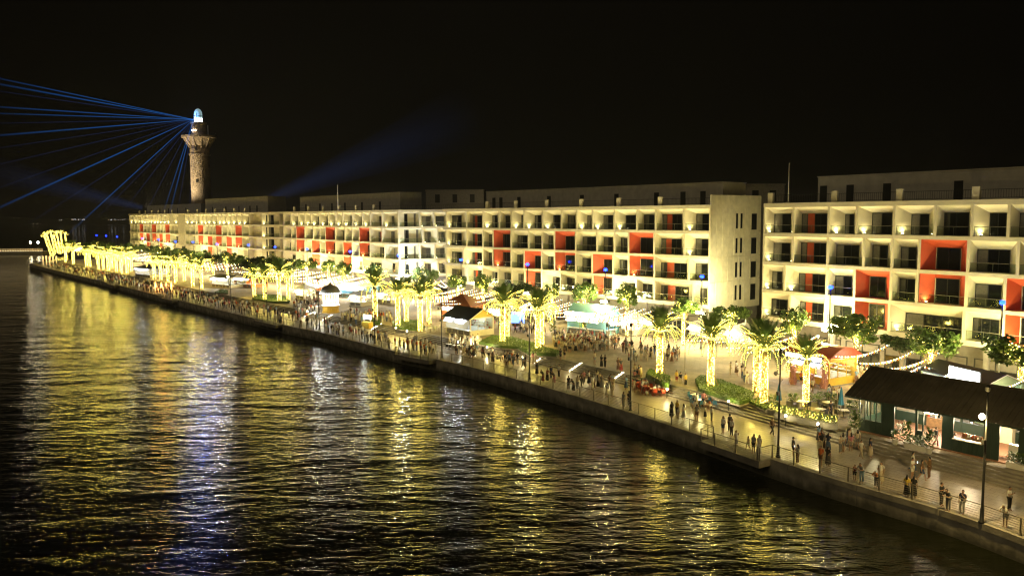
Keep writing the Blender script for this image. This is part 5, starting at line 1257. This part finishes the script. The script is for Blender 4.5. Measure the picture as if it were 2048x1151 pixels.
# ================================================================ fire show, boats' pier and far shore lights
M_fire = emit('flame', (1.,.42,.10), 9)
p = at(327,581,0.); fs = thing('fire_show', 'burst of orange flames among the crowd on the promenade', 'fire', p); q = random.Random(5); 
for k in range(9):
    x, y = q.uniform(-2.2,2.2), q.uniform(-1.2,1.2); h = q.uniform(.8,2.6); mb = MB(); mb.lathe([(.05,0),(.32,h*.25),(.22,h*.6),(.03,h)],7,c=(x,y,.05)); mb.build('flame', M_fire, fs)
mb = MB(); mb.lathe([(.5,0),(.6,.25),(.5,.25)],10); mb.build('fire_bowl', M_metal, fs)
point('fire_light', (0,-.5,2.), (1.,.45,.12), 1200, .5, fs)
M_spark = emit('spark_glow', (1.,.75,.35), .8)
p = at(100,531,0.); fs = thing('spark_fountain', 'white spark fountain before the leaning palms at the tip', 'firework', p)
for k in range(5): mb = MB(); x = (k-2)*1.4; mb.lathe([(.1,0),(.2,2.),(.45,3.6+.5*(k%2)),(.1,4.2)],6,c=(x,0,0)); mb.build('spark_jet', M_spark, fs)
point('spark_light', (0,-1,2.5), (1.,.75,.35), 150, .5, fs)
a = atd(-60,505,470); b = atd(86,503,470)
pr = thing('far_pier', 'long low pier with a lit balustrade at the left edge', 'pier', (a.x,470,WZ))
Lp = b.x-a.x
mb = MB(); mb.box(0,0,-1,Lp,8,1.9); mb.build('deck', M_conc, pr)
for k in range(30):
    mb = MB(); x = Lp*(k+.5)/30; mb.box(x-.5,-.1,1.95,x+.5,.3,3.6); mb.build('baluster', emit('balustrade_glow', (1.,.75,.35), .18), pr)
mb = MB()
for k in range(44): mb.octa((Lp*(k+.5)/44,-.2,2.1),.28)
stuff(mb.build('edge_lights', emit('pier_light', (1.,.8,.45), 1.5), pr))
for px,lab in ((62,'left lit lamp on the far pier'),(77,'right lit lamp on the far pier')):
    c = atd(px,503,472); lp = thing('pier_lamp', lab, 'lamp post', (c.x,472,WZ+1.9), 0, 'lamps on the far pier')
    mb = MB(); mb.tube((0,0,0),(0,0,5.),.14,.1); mb.build('pole', M_metal, lp); mb = MB(); mb.octa((0,0,5.2),.75); mb.build('lamp_globe', M_globe, lp); point('pier_light', (0,-1.5,5.2), STAR, 300, .5, lp)
mb = MB(); q = random.Random(8)
for (x0,x1,y,n,s_) in ((118,128,440,5,1.2),(140,175,438.5,16,1.9),(216,252,439,16,1.6),(66,82,447,6,1.1),(20,40,436,3,.9)):
    for k in range(n):
        c = atd(q.uniform(x0,x1), y+q.uniform(-.8,.8), 2400); mb.octa(tuple(c), s_*q.uniform(.4,1.1), q.randrange(2))
o = mb.build('shore_lights', [emit('shore_light_white', (.9,.95,1.), .6), emit('shore_light_warm', (1.,.7,.4), .6)]); tag(o, 'tiny scattered lights on the dark far shore', 'lights', None, 'stuff')
p = atd(182,485,360); an = thing('event_canopy', 'lit white curved canopy behind the far palm row', 'canopy', (p.x,p.y,PZ)); mb = MB()
for i in range(8):
    t0, t1 = PI*i/8, PI*(i+1)/8; mb.quad((-8*math.cos(t0),0,4+2.2*math.sin(t0)),(-8*math.cos(t1),0,4+2.2*math.sin(t1)),(-8*math.cos(t1),5,4+2.2*math.sin(t1)),(-8*math.cos(t0),5,4+2.2*math.sin(t0)))
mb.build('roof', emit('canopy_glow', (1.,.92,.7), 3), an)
for x in (-7.8,7.8): mb = MB(); mb.tube((x,.1,0),(x,.1,4.),.12); mb.build('post', M_steel, an)
# ================================================================ people
M_skin = [mat('skin_%d' % i, c, .6, var=0) for i,c in enumerate(((.46,.28,.18),(.38,.22,.14),(.52,.34,.23)))]
M_hair = mat('black_hair', (.012,.010,.009), .5, var=0); M_hairw = mat('white_hair', (.5,.48,.45), .6, var=0)
CLO = {'white':(.70,.68,.63),'cream':(.56,.48,.34),'black':(.015,.015,.016),'dark grey':(.06,.06,.062),'grey':(.24,.24,.24),'navy':(.02,.03,.075),'red':(.42,.035,.03),'orange':(.55,.14,.03),'yellow':(.60,.42,.06),'light blue':(.22,.36,.52),'green':(.06,.20,.08),'pink':(.55,.22,.25),'brown':(.16,.09,.05),'blue denim':(.06,.10,.20),'dark red':(.20,.02,.02)}
CM = {k: mat('cloth_'+k.replace(' ','_'), c, .8, var=.08) for k,c in CLO.items()}
def skin_obj(verts, edges, radii, sub=1):
    me = bpy.data.meshes.new('t'); me.from_pydata(verts, edges, []); o = bpy.data.objects.new('t', me); COL.objects.link(o)
    m = o.modifiers.new('s','SKIN'); 
    for i,r in enumerate(radii):
        sv = me.skin_vertices[0].data[i]; sv.radius = (r,r) if not isinstance(r, tuple) else r
    me.skin_vertices[0].data[0].use_root = True
    m.use_smooth_shade = True
    if sub: s = o.modifiers.new('u','SUBSURF'); s.levels = sub
    dg = bpy.context.evaluated_depsgraph_get(); out = bpy.data.meshes.new_from_object(o.evaluated_get(dg)); bpy.data.objects.remove(o); return out
def skel(pose):
    J = {'pel':(0,0,.93),'che':(0,.0,1.22),'nek':(0,.01,1.43),'hed':(0,-.01,1.56)}
    for sg,n in ((-1,'l'),(1,'r')):
        J['hip'+n]=(sg*.09,0,.90); J['kne'+n]=(sg*.10,-.02,.48); J['ank'+n]=(sg*.10,.01,.07); J['toe'+n]=(sg*.12,-.14,.035)
        J['sho'+n]=(sg*.17,.01,1.38); J['elb'+n]=(sg*.23,.02,1.11); J['wri'+n]=(sg*.22,-.05,.87); J['han'+n]=(sg*.21,-.08,.79)
    if pose == 'walk':
        J['knel']=(-.09,-.20,.52); J['ankl']=(-.09,-.24,.09); J['toel']=(-.09,-.39,.08); J['kner']=(.09,.06,.48); J['ankr']=(.09,.30,.13); J['toer']=(.09,.20,.03)
        J['elbl']=(-.22,.12,1.13); J['wril']=(-.22,.08,.88); J['hanl']=(-.21,.04,.80); J['elbr']=(.22,-.08,1.12); J['wrir']=(.21,-.24,.95); J['hanr']=(.20,-.31,.90)
    if pose == 'phone':
        for sg,n in ((-1,'l'),(1,'r')): J['elb'+n]=(sg*.24,-.05,1.13); J['wri'+n]=(sg*.07,-.27,1.27); J['han'+n]=(sg*.03,-.32,1.33)
    if pose == 'lean':
        J['che']=(0,-.10,1.19); J['nek']=(0,-.22,1.36); J['hed']=(0,-.28,1.47); J['pel']=(0,.05,.92)
        for sg,n in ((-1,'l'),(1,'r')): J['sho'+n]=(sg*.17,-.20,1.32); J['elb'+n]=(sg*.23,-.30,1.08); J['wri'+n]=(sg*.10,-.47,1.13); J['han'+n]=(sg*.03,-.50,1.14)
    if pose == 'one':
        J['elbr']=(.25,-.06,1.13); J['wrir']=(.14,-.22,1.33); J['hanr']=(.09,-.24,1.41); J['knel']=(-.11,-.08,.49)
    if pose == 'sit':
        dz = -.45; 
        for k in ('pel','che','nek','hed','shol','shor'): x,y,z = J[k]; J[k]=(x,y,z+dz)
        for sg,n in ((-1,'l'),(1,'r')):
            J['hip'+n]=(sg*.09,0,.46); J['kne'+n]=(sg*.12,-.44,.49); J['ank'+n]=(sg*.12,-.42,.08); J['toe'+n]=(sg*.13,-.58,.035)
            J['elb'+n]=(sg*.24,-.08,.68); J['wri'+n]=(sg*.14,-.30,.60); J['han'+n]=(sg*.10,-.38,.58)
    return J
def chain(J, names, rad, sub=1):
    idx = {}; V = []; R = []
    E_ = []
    for path in names:
        for k in path:
            if k not in idx: idx[k] = len(V); V.append(J[k]); R.append(rad[k] if k in rad else rad[k[:-1]])
        for a,b in zip(path,path[1:]): E_.append((idx[a],idx[b]))
    return skin_obj(V, E_, R, sub)
def append(mb, me, mi):
    i = len(mb.v); mb.v += [tuple(v.co) for v in me.vertices]
    for p in me.polygons: mb.f.append(tuple(i+k for k in p.vertices)); mb.m.append(mi)
def ellip(mb, c, r, mi, n=10, m=6, cut=None):
    i = len(mb.v); 
    for a in range(m+1):
        t = PI*a/m
        for k in range(n):
            u = 2*PI*k/n; mb.v.append((c[0]+r[0]*math.sin(t)*math.cos(u), c[1]+r[1]*math.sin(t)*math.sin(u), c[2]+r[2]*math.cos(t)))
    for a in range(m):
        for k in range(n):
            k2 = (k+1)%n; q = (i+a*n+k,i+a*n+k2,i+(a+1)*n+k2,i+(a+1)*n+k)
            if cut and not cut(Vector([sum(mb.v[j][d] for j in q)/4 for d in range(3)])): continue
            mb.f.append(q); mb.m.append(mi)
PM_ = {}
def person_parts(pose):
    J = skel(pose); legs = [['pel','hipl','knel','ankl','toel'],['pel','hipr','kner','ankr','toer']]
    arms = [['pel','che','nek','hed'],['nek','shol','elbl','wril','hanl'],['nek','shor','elbr','wrir','hanr']]
    rad = {'pel':.115,'che':.125,'nek':.052,'hed':.075,'hip':.088,'kne':.055,'ank':.036,'toe':.032,'sho':.055,'elb':.040,'wri':.027,'han':.026}
    body = chain(J, arms+legs, rad); mb = MB(); append(mb, body, 0)
    h = Vector(J['hed']); ellip(mb, (h.x,h.y,h.z+.01), (.075,.092,.115), 0)
    mb.box(h.x-.012,h.y-.115,h.z-.025,h.x+.012,h.y-.085,h.z+.015)                      # nose
    for sg in (-1,1): mb.box(h.x+sg*.078-.01,h.y-.01,h.z-.03,h.x+sg*.078+.01,h.y+.02,h.z+.03)   # ears
    for sg in (-1,1): mb.box(h.x+sg*.03-.012,h.y-.093,h.z+.018,h.x+sg*.03+.012,h.y-.084,h.z+.030,mi=1)  # eyes
    mb.box(h.x-.022,h.y-.092,h.z-.062,h.x+.022,h.y-.080,h.z-.052,mi=1)
    for n,sg in (('l',-1),('r',1)):                                                    # fingers
        w, ha = Vector(J['wri'+n]), Vector(J['han'+n]); d = (ha-w).normalized(); s_ = d.cross(Vector((0,1,.2))).normalized()
        for k,ln in enumerate((.065,.078,.074,.055)):
            a = ha+s_*(k-1.5)*.017; b = a+d*ln*.55; c = b+(d*.6+Vector((0,-.4,-.3))).normalized()*ln*.5
            mb.tube(a,b,.0095,.0085,4,0,False); mb.tube(b,c,.0085,.006,4,0)
        a = w+d*.03+s_*sg*-.02; mb.tube(a,a+d*.04-s_*sg*.035,.011,.008,4,0)
    top = {**rad,'pel':.135,'che':.15,'nek':.066,'sho':.075,'elb':.062}
    J2 = dict(J)
    for n in 'lr':
        J2['cuf'+n] = tuple(Vector(J['sho'+n]).lerp(Vector(J['elb'+n]),.8))
    J2['bas'] = tuple(Vector(J['nek']).lerp(Vector(J['che']),.22)); top['bas'] = .085; top['cuf'] = .06
    J2['hem'] = tuple(Vector(J['pel'])+Vector((0,0,-.03))); top['hem'] = .140
    shirt = chain(J2, [['hem','pel','che','bas'],['bas','shol','cufl'],['bas','shor','cufr']], top)
    bot = {'pel':.125,'hip':.105,'kne':.072,'ank':.056,'mid':.082}
    J3 = dict(J); J3['pel'] = tuple(Vector(J['pel'])+Vector((0,0,.03)))
    for n in 'lr': J3['ank'+n] = tuple(Vector(J['kne'+n]).lerp(Vector(J['ank'+n]),.9))
    trous = chain(J3, [['pel','hipl','knel','ankl'],['pel','hipr','kner','ankr']], bot)
    J4 = dict(J3)
    for n in 'lr': J4['mid'+n] = tuple(Vector(J['hip'+n]).lerp(Vector(J['kne'+n]),.85))
    short = chain(J4, [['pel','hipl','midl'],['pel','hipr','midr']], {**bot,'mid':.085})
    sk = MB(); n = 12; P = Vector(J['pel']); kn = (Vector(J['knel'])+Vector(J['kner']))/2
    if pose == 'sit': pr = [(P+Vector((0,0,.08)),.14,.12),(P+Vector((0,-.15,.02)),.19,.13),(kn+Vector((0,-.05,.0)),.20,.12),(kn+Vector((0,-.08,-.2)),.20,.10)]
    else: pr = [(P+Vector((0,0,.12)),.125,.105),(P+Vector((0,0,-.02)),.16,.13),(P.lerp(kn,.5),.20,.17),(kn+Vector((0,0,-.05)),.23,.20),(kn+Vector((0,.02,-.25)),.25,.22)]
    for c,a,b in pr:
        for k in range(n): t = 2*PI*k/n; w = 1+.07*math.cos(4*t); sk.v.append((c.x+a*w*math.cos(t),c.y+b*w*math.sin(t),c.z))
    for j in range(len(pr)-1):
        for k in range(n): k2 = (k+1)%n; sk.f.append((j*n+k,(j+1)*n+k,(j+1)*n+k2,j*n+k2)); sk.m.append(0)
    def hairm(long):
        m = MB(); ellip(m, (h.x,h.y+.012,h.z+.025), (.088,.100,.118), 0, cut=lambda c: c.y > h.y-.035 or c.z > h.z+.075)
        if long: ellip(m, (h.x,h.y+.085,h.z-.16), (.10,.045,.24), 0)
        return m.mesh('hair', M_hair, True)
    b = mb.mesh('body', [M_skin[0], M_hair], True)
    def clean(me, nm):
        me.name = nm; me.materials.clear(); me.materials.append(CM['white']); me.polygons.foreach_set('use_smooth',[True]*len(me.polygons)); return me
    return dict(body=b, shirt=clean(shirt,'shirt'), trousers=clean(trous,'trousers'), shorts=clean(short,'shorts'), skirt=sk.mesh('skirt', CM['white'], True), hair=hairm(False), hairl=hairm(True), J=J)
for ps in ('stand','walk','phone','lean','one','sit'): PM_[ps] = person_parts(ps)
def setmat(o, m, i=0):
    o.material_slots[i].link = 'OBJECT'; o.material_slots[i].material = m
PG = 'people strolling on the waterfront'
M_phone = emit('phone_screen', (.7,.85,1.), 3)
npeople = [0]; USED = set(); FARP = []
def person(p, face, label, top='white', bot='black', botk='trousers', pose='stand', long=False, h=1.66, hair=None, grp=PG, phone=False):
    D = PM_[pose]; r = thing('person', label, 'person', p, face, grp); r.scale = (h/1.68,)*3
    b = link('body', D['body'], r); setmat(b, M_skin[npeople[0]%3])
    o = link('shirt', D['shirt'], r); setmat(o, CM[top])
    o = link(botk, D[botk], r); setmat(o, CM[bot])
    o = link('hair', D['hairl' if long else 'hair'], r)
    if hair: setmat(o, hair)
    if phone:
        mb = MB(); x,y,z = D['J']['hanr']; mb.box(x-.09,y-.06,z+.0,x-.01,y-.045,z+.14); t = mb.build('phone', M_phone, None, loc=None); t.matrix_world = Matrix.Translation(p) @ Matrix.Rotation(face,4,'Z') @ Matrix.Scale(h/1.68,4); tag(t, 'glowing phone held up by the '+' '.join(label.split()[:9]), 'phone')
    npeople[0] += 1; return r
def face_to(px_face, p): return 0
def wdir(p, mode):                          # facing angle: model looks along local -y
    s_,o_ = qs(p); a = qdir(s_)
    return {'water': a+PI/2-PI/2-PI/2+PI/2, 'far': a+PI/2, 'near': a-PI/2, 'in': a+PI}[mode] if False else {'water': a, 'far': a+PI/2, 'near': a-PI/2, 'in': a+PI}[mode]
# a direction d faces -y rotated: heading = d - (-pi/2)
def heading(p, mode):
    s_,o_ = qs(p); a = qdir(s_)            # a: along the quay, away from the camera
    d = {'far': a, 'near': a+PI, 'water': a+PI/2, 'in': a-PI/2, 'water_far': a+PI/4, 'in_near': a-3*PI/4}[mode]
    return d+PI/2
def pp(px, mode, label, top, bot, botk='trousers', pose='stand', z=0., turn=0., **k):
    p = at(*px, z); return person(p, heading(p,mode)+turn, label, top, bot, botk, pose, **k)
# individually visible people
pp((1709,960),'water','small child in a dark red top gripping the railing',  'dark red','black','shorts','one',h=1.22)
pp((1723,965),'water','man in a grey shirt and pale jeans leaning on the railing beside a child','grey','light blue','trousers','lean')
pp((1752,974),'water','boy in an orange shirt at the railing before a woman in white','orange','dark grey','trousers','lean',h=1.38)
pp((1761,966),'water','woman in a long white dress behind the boy in orange','white','cream','skirt','stand',long=True)
pp((1824,957),'near','man in a white shirt and shorts raising a phone to photograph two women','white','white','shorts','phone',phone=True)
pp((1813,993),'in','woman in a dark dress with a yellow shawl posing at the railing','yellow','black','skirt','stand',long=True,h=1.6)
pp((1827,994),'in','woman with long black hair in a black skirt posing at the railing','black','black','skirt','stand',long=True,h=1.58)
pp((1882,1011),'near','man in a black shirt looking at his hands at the railing','black','dark grey','trousers','phone')
pp((1896,1021),'water','man in a dark grey shirt leaning with both arms on the railing','dark grey','grey','trousers','lean')
pp((1924,1027),'water','man in a navy shirt and white trousers beside the tall lit lamp post','navy','white','trousers','one')
pp((2018,1020),'near','man in a white shirt and dark trousers looking down at the right edge','white','black','trousers','phone')
pp((2010,1053),'water','person with pale hair in a white shirt and grey shorts, nearest to the camera','white','grey','shorts','lean',hair=M_hairw,h=1.6)
pp((1641,931),'water','man in a red orange shirt standing behind the railing','orange','brown','shorts','stand')
pp((1655,932),'in','woman in a black patterned top beside the man in red orange','black','dark grey','skirt','one',long=True)
pp((1586,912),'in_near','man in a dark shirt and black shorts right of the unlit lamp post','dark grey','black','shorts','stand')
pp((1595,926),'far','woman holding up a lit phone right of the unlit lamp post','grey','brown','trousers','phone',long=True,phone=True,h=1.58)
pp((1496,899),'water','small child in pale clothes on the nearest viewing platform','cream','grey','shorts','walk',h=1.2)
pp((1507,906),'water','man in a grey shirt and black shorts seen from behind on the nearest platform','grey','black','shorts','stand')
pp((1518,908),'water','woman with long hair in a white dress at the corner of the nearest platform','white','white','skirt','stand',long=True)
pp((1446,867),'water','woman in a white top and denim shorts with her hair tied back','white','blue denim','shorts','stand',long=True)
pp((1472,890),'near','girl in a white dress drinking on the nearest platform','white','white','skirt','one',h=1.35,long=True)
pp((1463,872),'water','woman in a white shirt and dark trousers beside the one in denim shorts','white','dark grey','trousers','stand',long=True)
pp((1459,862),'far','man in a dark shirt behind two women in white','dark grey','black','trousers','stand')
pp((1544,871),'near','tall person in a brown shirt walking alone below the terrace steps','brown','dark grey','trousers','walk')
pp((1343,835),'far','woman in a long black dress at the railing below the hedge path','black','black','skirt','stand',long=True)
pp((1356,838),'water','small child in white between three adults at the railing','white','cream','skirt','stand',h=1.15)
pp((1354,832),'water','man in a yellow and black shirt at the railing below the hedge path','yellow','black','trousers','stand')
pp((1367,838),'far','girl in a white top and grey skirt at the railing below the hedge path','white','grey','skirt','stand',long=True,h=1.55)
pp((1353,768),'near','woman in a yellow top and dark red shorts on the path between the hedges','yellow','dark red','shorts','stand',z=.5,long=True)
pp((1361,772),'near','woman in dark clothes and pale trousers on the path between the hedges','black','cream','trousers','stand',z=.5,long=True)
pp((1371,775),'near','man in a yellow shirt and black trousers on the path between the hedges','yellow','black','trousers','stand',z=.5)
pp((1247,814),'water','man in grey trousers at the railing beside the lamp post by the red chairs','grey','grey','trousers','stand')
pp((1258,812),'far','woman in black behind the lamp post by the red chairs','black','dark grey','trousers','stand',long=True)
pp((1214,794),'far','person in a grey top at the railing left of the red chairs','grey','cream','skirt','one',long=True)
pp((1225,793),'water','person in a cream top at the railing left of the red chairs','cream','cream','trousers','stand')
pp((1203,735),'in','woman in a black dress, left of a couple at the top of the wide stairs','black','black','skirt','stand',z=PZ,long=True)
pp((1210,735),'in','man in black, right of a couple at the top of the wide stairs','black','black','trousers','stand',z=PZ)
pp((1189,728),'near','man in a cream shirt and grey shorts standing alone above the wide stairs','cream','grey','shorts','one',z=PZ)
pp((1236,741),'near','woman in dark brown at the right end of the wide stairs','brown','brown','skirt','one',z=PZ,long=True)
pp((1242,743),'near','woman in a dark red skirt at the right end of the wide stairs','dark grey','dark red','skirt','stand',z=PZ,long=True)
pp((1121,721),'in','woman in a black top at the left end of the wide stairs','black','black','shorts','stand',z=PZ,long=True)
pp((1129,718),'in','man in a brown shirt and black shorts at the left end of the wide stairs','brown','black','shorts','stand',z=PZ)
for i,(px,top,bot,bk,lab,lg) in enumerate((((1074,750),'black','black','skirt','woman in black at the railing, first left of the stairs lamp group',True),((1086,764),'black','dark red','skirt','woman in a dark red skirt, second in the railing row below the stairs',True),((1095,763),'dark red','black','skirt','woman in dark red, third in the railing row below the stairs',True),((1102,757),'navy','dark grey','trousers','man in navy, fourth in the railing row below the stairs',False),((1108,767),'dark grey','pink','skirt','woman with a pink skirt, fifth in the railing row below the stairs',True),((1118,755),'white','black','trousers','man in white standing back from the railing row below the stairs',False),((1137,779),'black','black','trousers','man in black, left of three leaning together on the railing below the stairs',False),((1147,783),'dark grey','black','skirt','woman in dark grey in the middle of three at the railing below the stairs',True),((1155,779),'cream','grey','trousers','person in cream, right of three at the railing below the stairs',False),((1066,727),'pink','cream','skirt','woman in pink standing below the lower twin hedge bed',True),((1071,728),'cream','cream','skirt','woman in cream standing below the lower twin hedge bed',True))):
    pp(px,'water' if i % 3 else 'far',lab,top,bot,bk,('stand','lean','one')[i%3] if i not in (5,9,10) else 'stand',long=lg)
pp((1086,722),'water','person in a grey shirt sitting on the ledge of the lower twin hedge bed','grey','black','trousers','sit',z=.1)
pp((1099,717),'water','person in a dark shirt sitting on the ledge near the left stairs','dark grey','blue denim','trousers','sit',z=.3)
for i,(px,top,lab) in enumerate((((1797,868),'white','woman in white sitting at the table before the cafe opening'),((1783,866),'grey','man in grey sitting at the left table before the cafe'),((1808,866),'brown','woman in brown sitting before the cafe opening'),((1909,894),'pink','woman in a patterned top sitting on the ground floor sill below the cafe counter'),((1735,753),'white','man in white sitting at the table beside the menu board'))):
    pp(px,'near' if i % 2 else 'water',lab,top,'dark grey','trousers','sit',z=PZ,long=i in (0,2,3))
pp((1871,893),'near','waiter in black with a red apron standing in the cafe door','black','dark red','trousers','walk',z=PZ)
pp((1661,836),'near','waiter in black standing among the terrace tables','black','black','trousers','stand',z=PZ)
pp((1602,770),'in','man in an orange shirt and dark shorts before the yellow kiosk','orange','dark grey','shorts','stand',z=PZ)
# groups
rp = random.Random(11)
TOPS = ['white','white','cream','black','white','grey','navy','dark red','white','orange','cream','cream','pink','brown','cream','white','grey','black','light blue','white']
BOTS = ['black','cream','dark grey','blue denim','cream','grey','brown','white','grey']
POSN = {'stand':'standing','walk':'walking','phone':'texting','one':'gesturing','lean':'leaning','sit':'sitting'}
def crowd(n, fn, place, far=False, poses=('stand','walk','stand','one','walk','phone'), grp=None):
    for i in range(n):
        for tr in range(60):
            top, bot, ps, lg = rp.choice(TOPS), rp.choice(BOTS), rp.choice(poses), rp.random() < .5
            bk = 'skirt' if lg and rp.random() < .45 else ('shorts' if rp.random() < .35 else 'trousers')
            lab = '%s in %s and %s %s %s %s' % ('long-haired person' if lg else 'person', top, bot, bk, POSN[ps], place)
            if lab not in USED: break
        USED.add(lab); p = fn()
        FARP.append((p, top, bot, bk, ps, lg, lab, rp.uniform(1.5,1.75)*(1 if rp.random() > .12 else .75), grp or 'crowd '+place, rp.uniform(0,2*PI)))
def poly_px(pts, z):
    P = [at(*q,z) for q in pts]
    def f():
        while True:
            xs = [p.x for p in P]; ys = [p.y for p in P]; x, y = rp.uniform(min(xs),max(xs)), rp.uniform(min(ys),max(ys)); c = False; j = len(P)-1
            for i in range(len(P)):
                if (P[i].y > y) != (P[j].y > y) and x < (P[j].x-P[i].x)*(y-P[i].y)/(P[j].y-P[i].y)+P[i].x: c = not c
                j = i
            if c: return Vector((x,y,z))
    return f
def strip_px(xa, ya, xb, yb, o0, o1, z=0.):
    sa = qs(at(xa,ya,0))[0]; sb = qs(at(xb,yb,0))[0]
    return lambda: qpos(rp.uniform(min(sa,sb),max(sa,sb)), rp.uniform(o0,o1), z)
crowd(14, poly_px([(1622,868),(1700,890),(1760,912),(1745,925),(1640,905)],0.), 'below the cafe steps')
crowd(3, poly_px([(1820,940),(1870,950),(1860,965),(1825,960)],0.), 'beside the man photographing')
crowd(5, poly_px([(1380,825),(1440,840),(1445,855),(1390,845)],0.), 'below the blue chairs')
crowd(12, poly_px([(1270,772),(1325,783),(1315,797),(1262,785)],0.), 'among the red chairs',poses=('sit','sit','stand'))
crowd(8, poly_px([(1262,748),(1290,752),(1285,765),(1262,760)],.5), 'on the wide stairs',poses=('sit','stand'))
crowd(7, poly_px([(1385,803),(1440,818),(1430,826),(1385,815)],0.), 'among the blue chairs',poses=('sit','sit','stand'))
crowd(14, poly_px([(1165,760),(1255,775),(1240,800),(1150,770)],0.), 'below the wide stairs')
crowd(150, poly_px([(1110,672),(1232,682),(1260,700),(1130,706),(1105,695)],PZ), 'before the blue kiosk')
crowd(44, poly_px([(1240,690),(1330,700),(1385,720),(1300,735),(1245,725)],PZ), 'left of the long hedge')
crowd(12, poly_px([(1440,735),(1520,755),(1560,790),(1500,780)],PZ), 'behind the long hedge')
crowd(6, poly_px([(1600,780),(1690,795),(1680,810),(1620,800)],PZ), 'above the terrace')
crowd(10, poly_px([(1690,760),(1740,745),(1790,760),(1730,775)],PZ), 'right of the yellow kiosk',poses=('sit','stand','walk'))
crowd(45, poly_px([(960,640),(1080,652),(1100,670),(960,662)],PZ), 'behind the twin hedge beds')
crowd(40, poly_px([(940,706),(1035,722),(1060,740),(960,722),(900,706)],0.), 'below the white kiosk',poses=('sit','stand','walk'))
crowd(12, poly_px([(895,682),(960,690),(950,697),(900,692)],PZ), 'at the white kiosk',poses=('sit','sit','stand'))
crowd(28, poly_px([(806,700),(855,712),(868,712),(880,702),(830,688)],0.02), 'on the crowded second platform')
crowd(45, strip_px(640,664,800,704,.7,4.), 'on the quay below the carousel')
crowd(60, poly_px([(690,625),(780,635),(790,655),(720,650),(680,640)],PZ), 'right of the carousel')
crowd(60, poly_px([(585,612),(640,600),(640,625),(600,632)],PZ), 'left of the carousel')
crowd(60, strip_px(470,622,630,660,.7,7.), 'on the quay left of the carousel')
crowd(55, strip_px(400,606,470,622,.7,7.), 'before the orange kiosk')
crowd(90, strip_px(300,585,400,606,.6,7.5), 'around the fire show')
crowd(190, strip_px(180,556,300,585,.6,7.8), 'along the far palm row')
crowd(140, strip_px(80,533,180,556,.6,8.), 'near the tip')
FARP.sort(key=lambda t: t[0].y)
budget = 300-npeople[0]; Mh = {}
def combo(ps, bk, lg):
    k = (ps,bk,lg)
    if k in Mh: return Mh[k]
    D = PM_[ps]; mb = MB()
    for me,mi in ((D['body'],0),(D['shirt'],1),(D[bk],2),(D['hairl' if lg else 'hair'],3)): append(mb, me, mi)
    Mh[k] = mb.mesh('person', [M_skin[0], CM['white'], CM['black'], M_hair], True); return Mh[k]
MI = {}
rest = MB(); RM = [M_skin[0], M_hair]+[CM[k] for k in CM]; RI = {k: 2+i for i,k in enumerate(CM)}
def lowbody(p, top, bot, sc, a):
    c, s_ = math.cos(a), math.sin(a)
    M = Matrix.Translation(p) @ Matrix.Rotation(a,4,'Z') @ Matrix.Scale(sc,4)
    T = lambda x,y,z: tuple(M @ Vector((x,y,z)))
    st_ = rp.uniform(-.16,.16)
    rest.tube(T(-.09,st_,.0),T(-.085,0,.88),.05*sc,.095*sc,5,RI[bot],False); rest.tube(T(.09,-st_,.0),T(.085,0,.88),.05*sc,.095*sc,5,RI[bot],False)
    rest.tube(T(0,0,.84),T(0,0,1.2),.15*sc,.165*sc,7,RI[top],False); rest.tube(T(0,0,1.2),T(0,0,1.44),.165*sc,.07*sc,7,RI[top])
    for sg in (-1,1): rest.tube(T(sg*.17,0,1.38),T(sg*.24,.02,1.1),.05*sc,.042*sc,4,RI[top],False); rest.tube(T(sg*.24,.02,1.1),T(sg*.20,-.1-abs(st_),.88),.036*sc,.026*sc,4,0)
    c0 = T(0,-.01,1.55); rest.octa(c0,.10*sc,0); c0 = T(0,.02,1.60); rest.octa(c0,.11*sc,1)
for i,(p,top,bot,bk,ps,lg,lab,h,grp,a) in enumerate(FARP):
    if i < budget:
        if p.y < 128: person(p, a, lab, top, bot, bk, ps, lg, h, grp=grp)
        else:
            o = link('person', combo(ps,bk,lg), None, p, a, h/1.68); tag(o, lab, 'person', grp)
            setmat(o, M_skin[i%3], 0); setmat(o, CM[top], 1); setmat(o, CM[bot], 2)
    else: lowbody(p, top, bot, h/1.68, a)
o = rest.build('crowd', RM); tag(o, 'dense distant crowd lining the promenade towards the tip', 'crowd', None, 'stuff')
print('LIGHTS', NL[0], 'OBJECTS', len(bpy.data.objects), 'STRINGS', NSTR[0], 'PEOPLE', npeople[0], len(FARP))
# ================================================================ night haze lit by the lamps
M_haze = bpy.data.materials.new('haze_air'); M_haze.use_nodes = True; n = M_haze.node_tree.nodes; n.remove(n['Principled BSDF'])
pv = n.new('ShaderNodeVolumePrincipled'); pv.inputs['Density'].default_value = .00011; pv.inputs['Color'].default_value = (.95,.95,.95,1); pv.inputs['Anisotropy'].default_value = .35
M_haze.node_tree.links.new(pv.outputs[0], n['Material Output'].inputs['Volume'])
mb = MB(); mb.box(-3400,-450,-3.6,3050,3300,90); o = mb.build('haze', M_haze); o['kind'] = 'stuff'; o['label'] = 'faint humid night haze over the harbour'
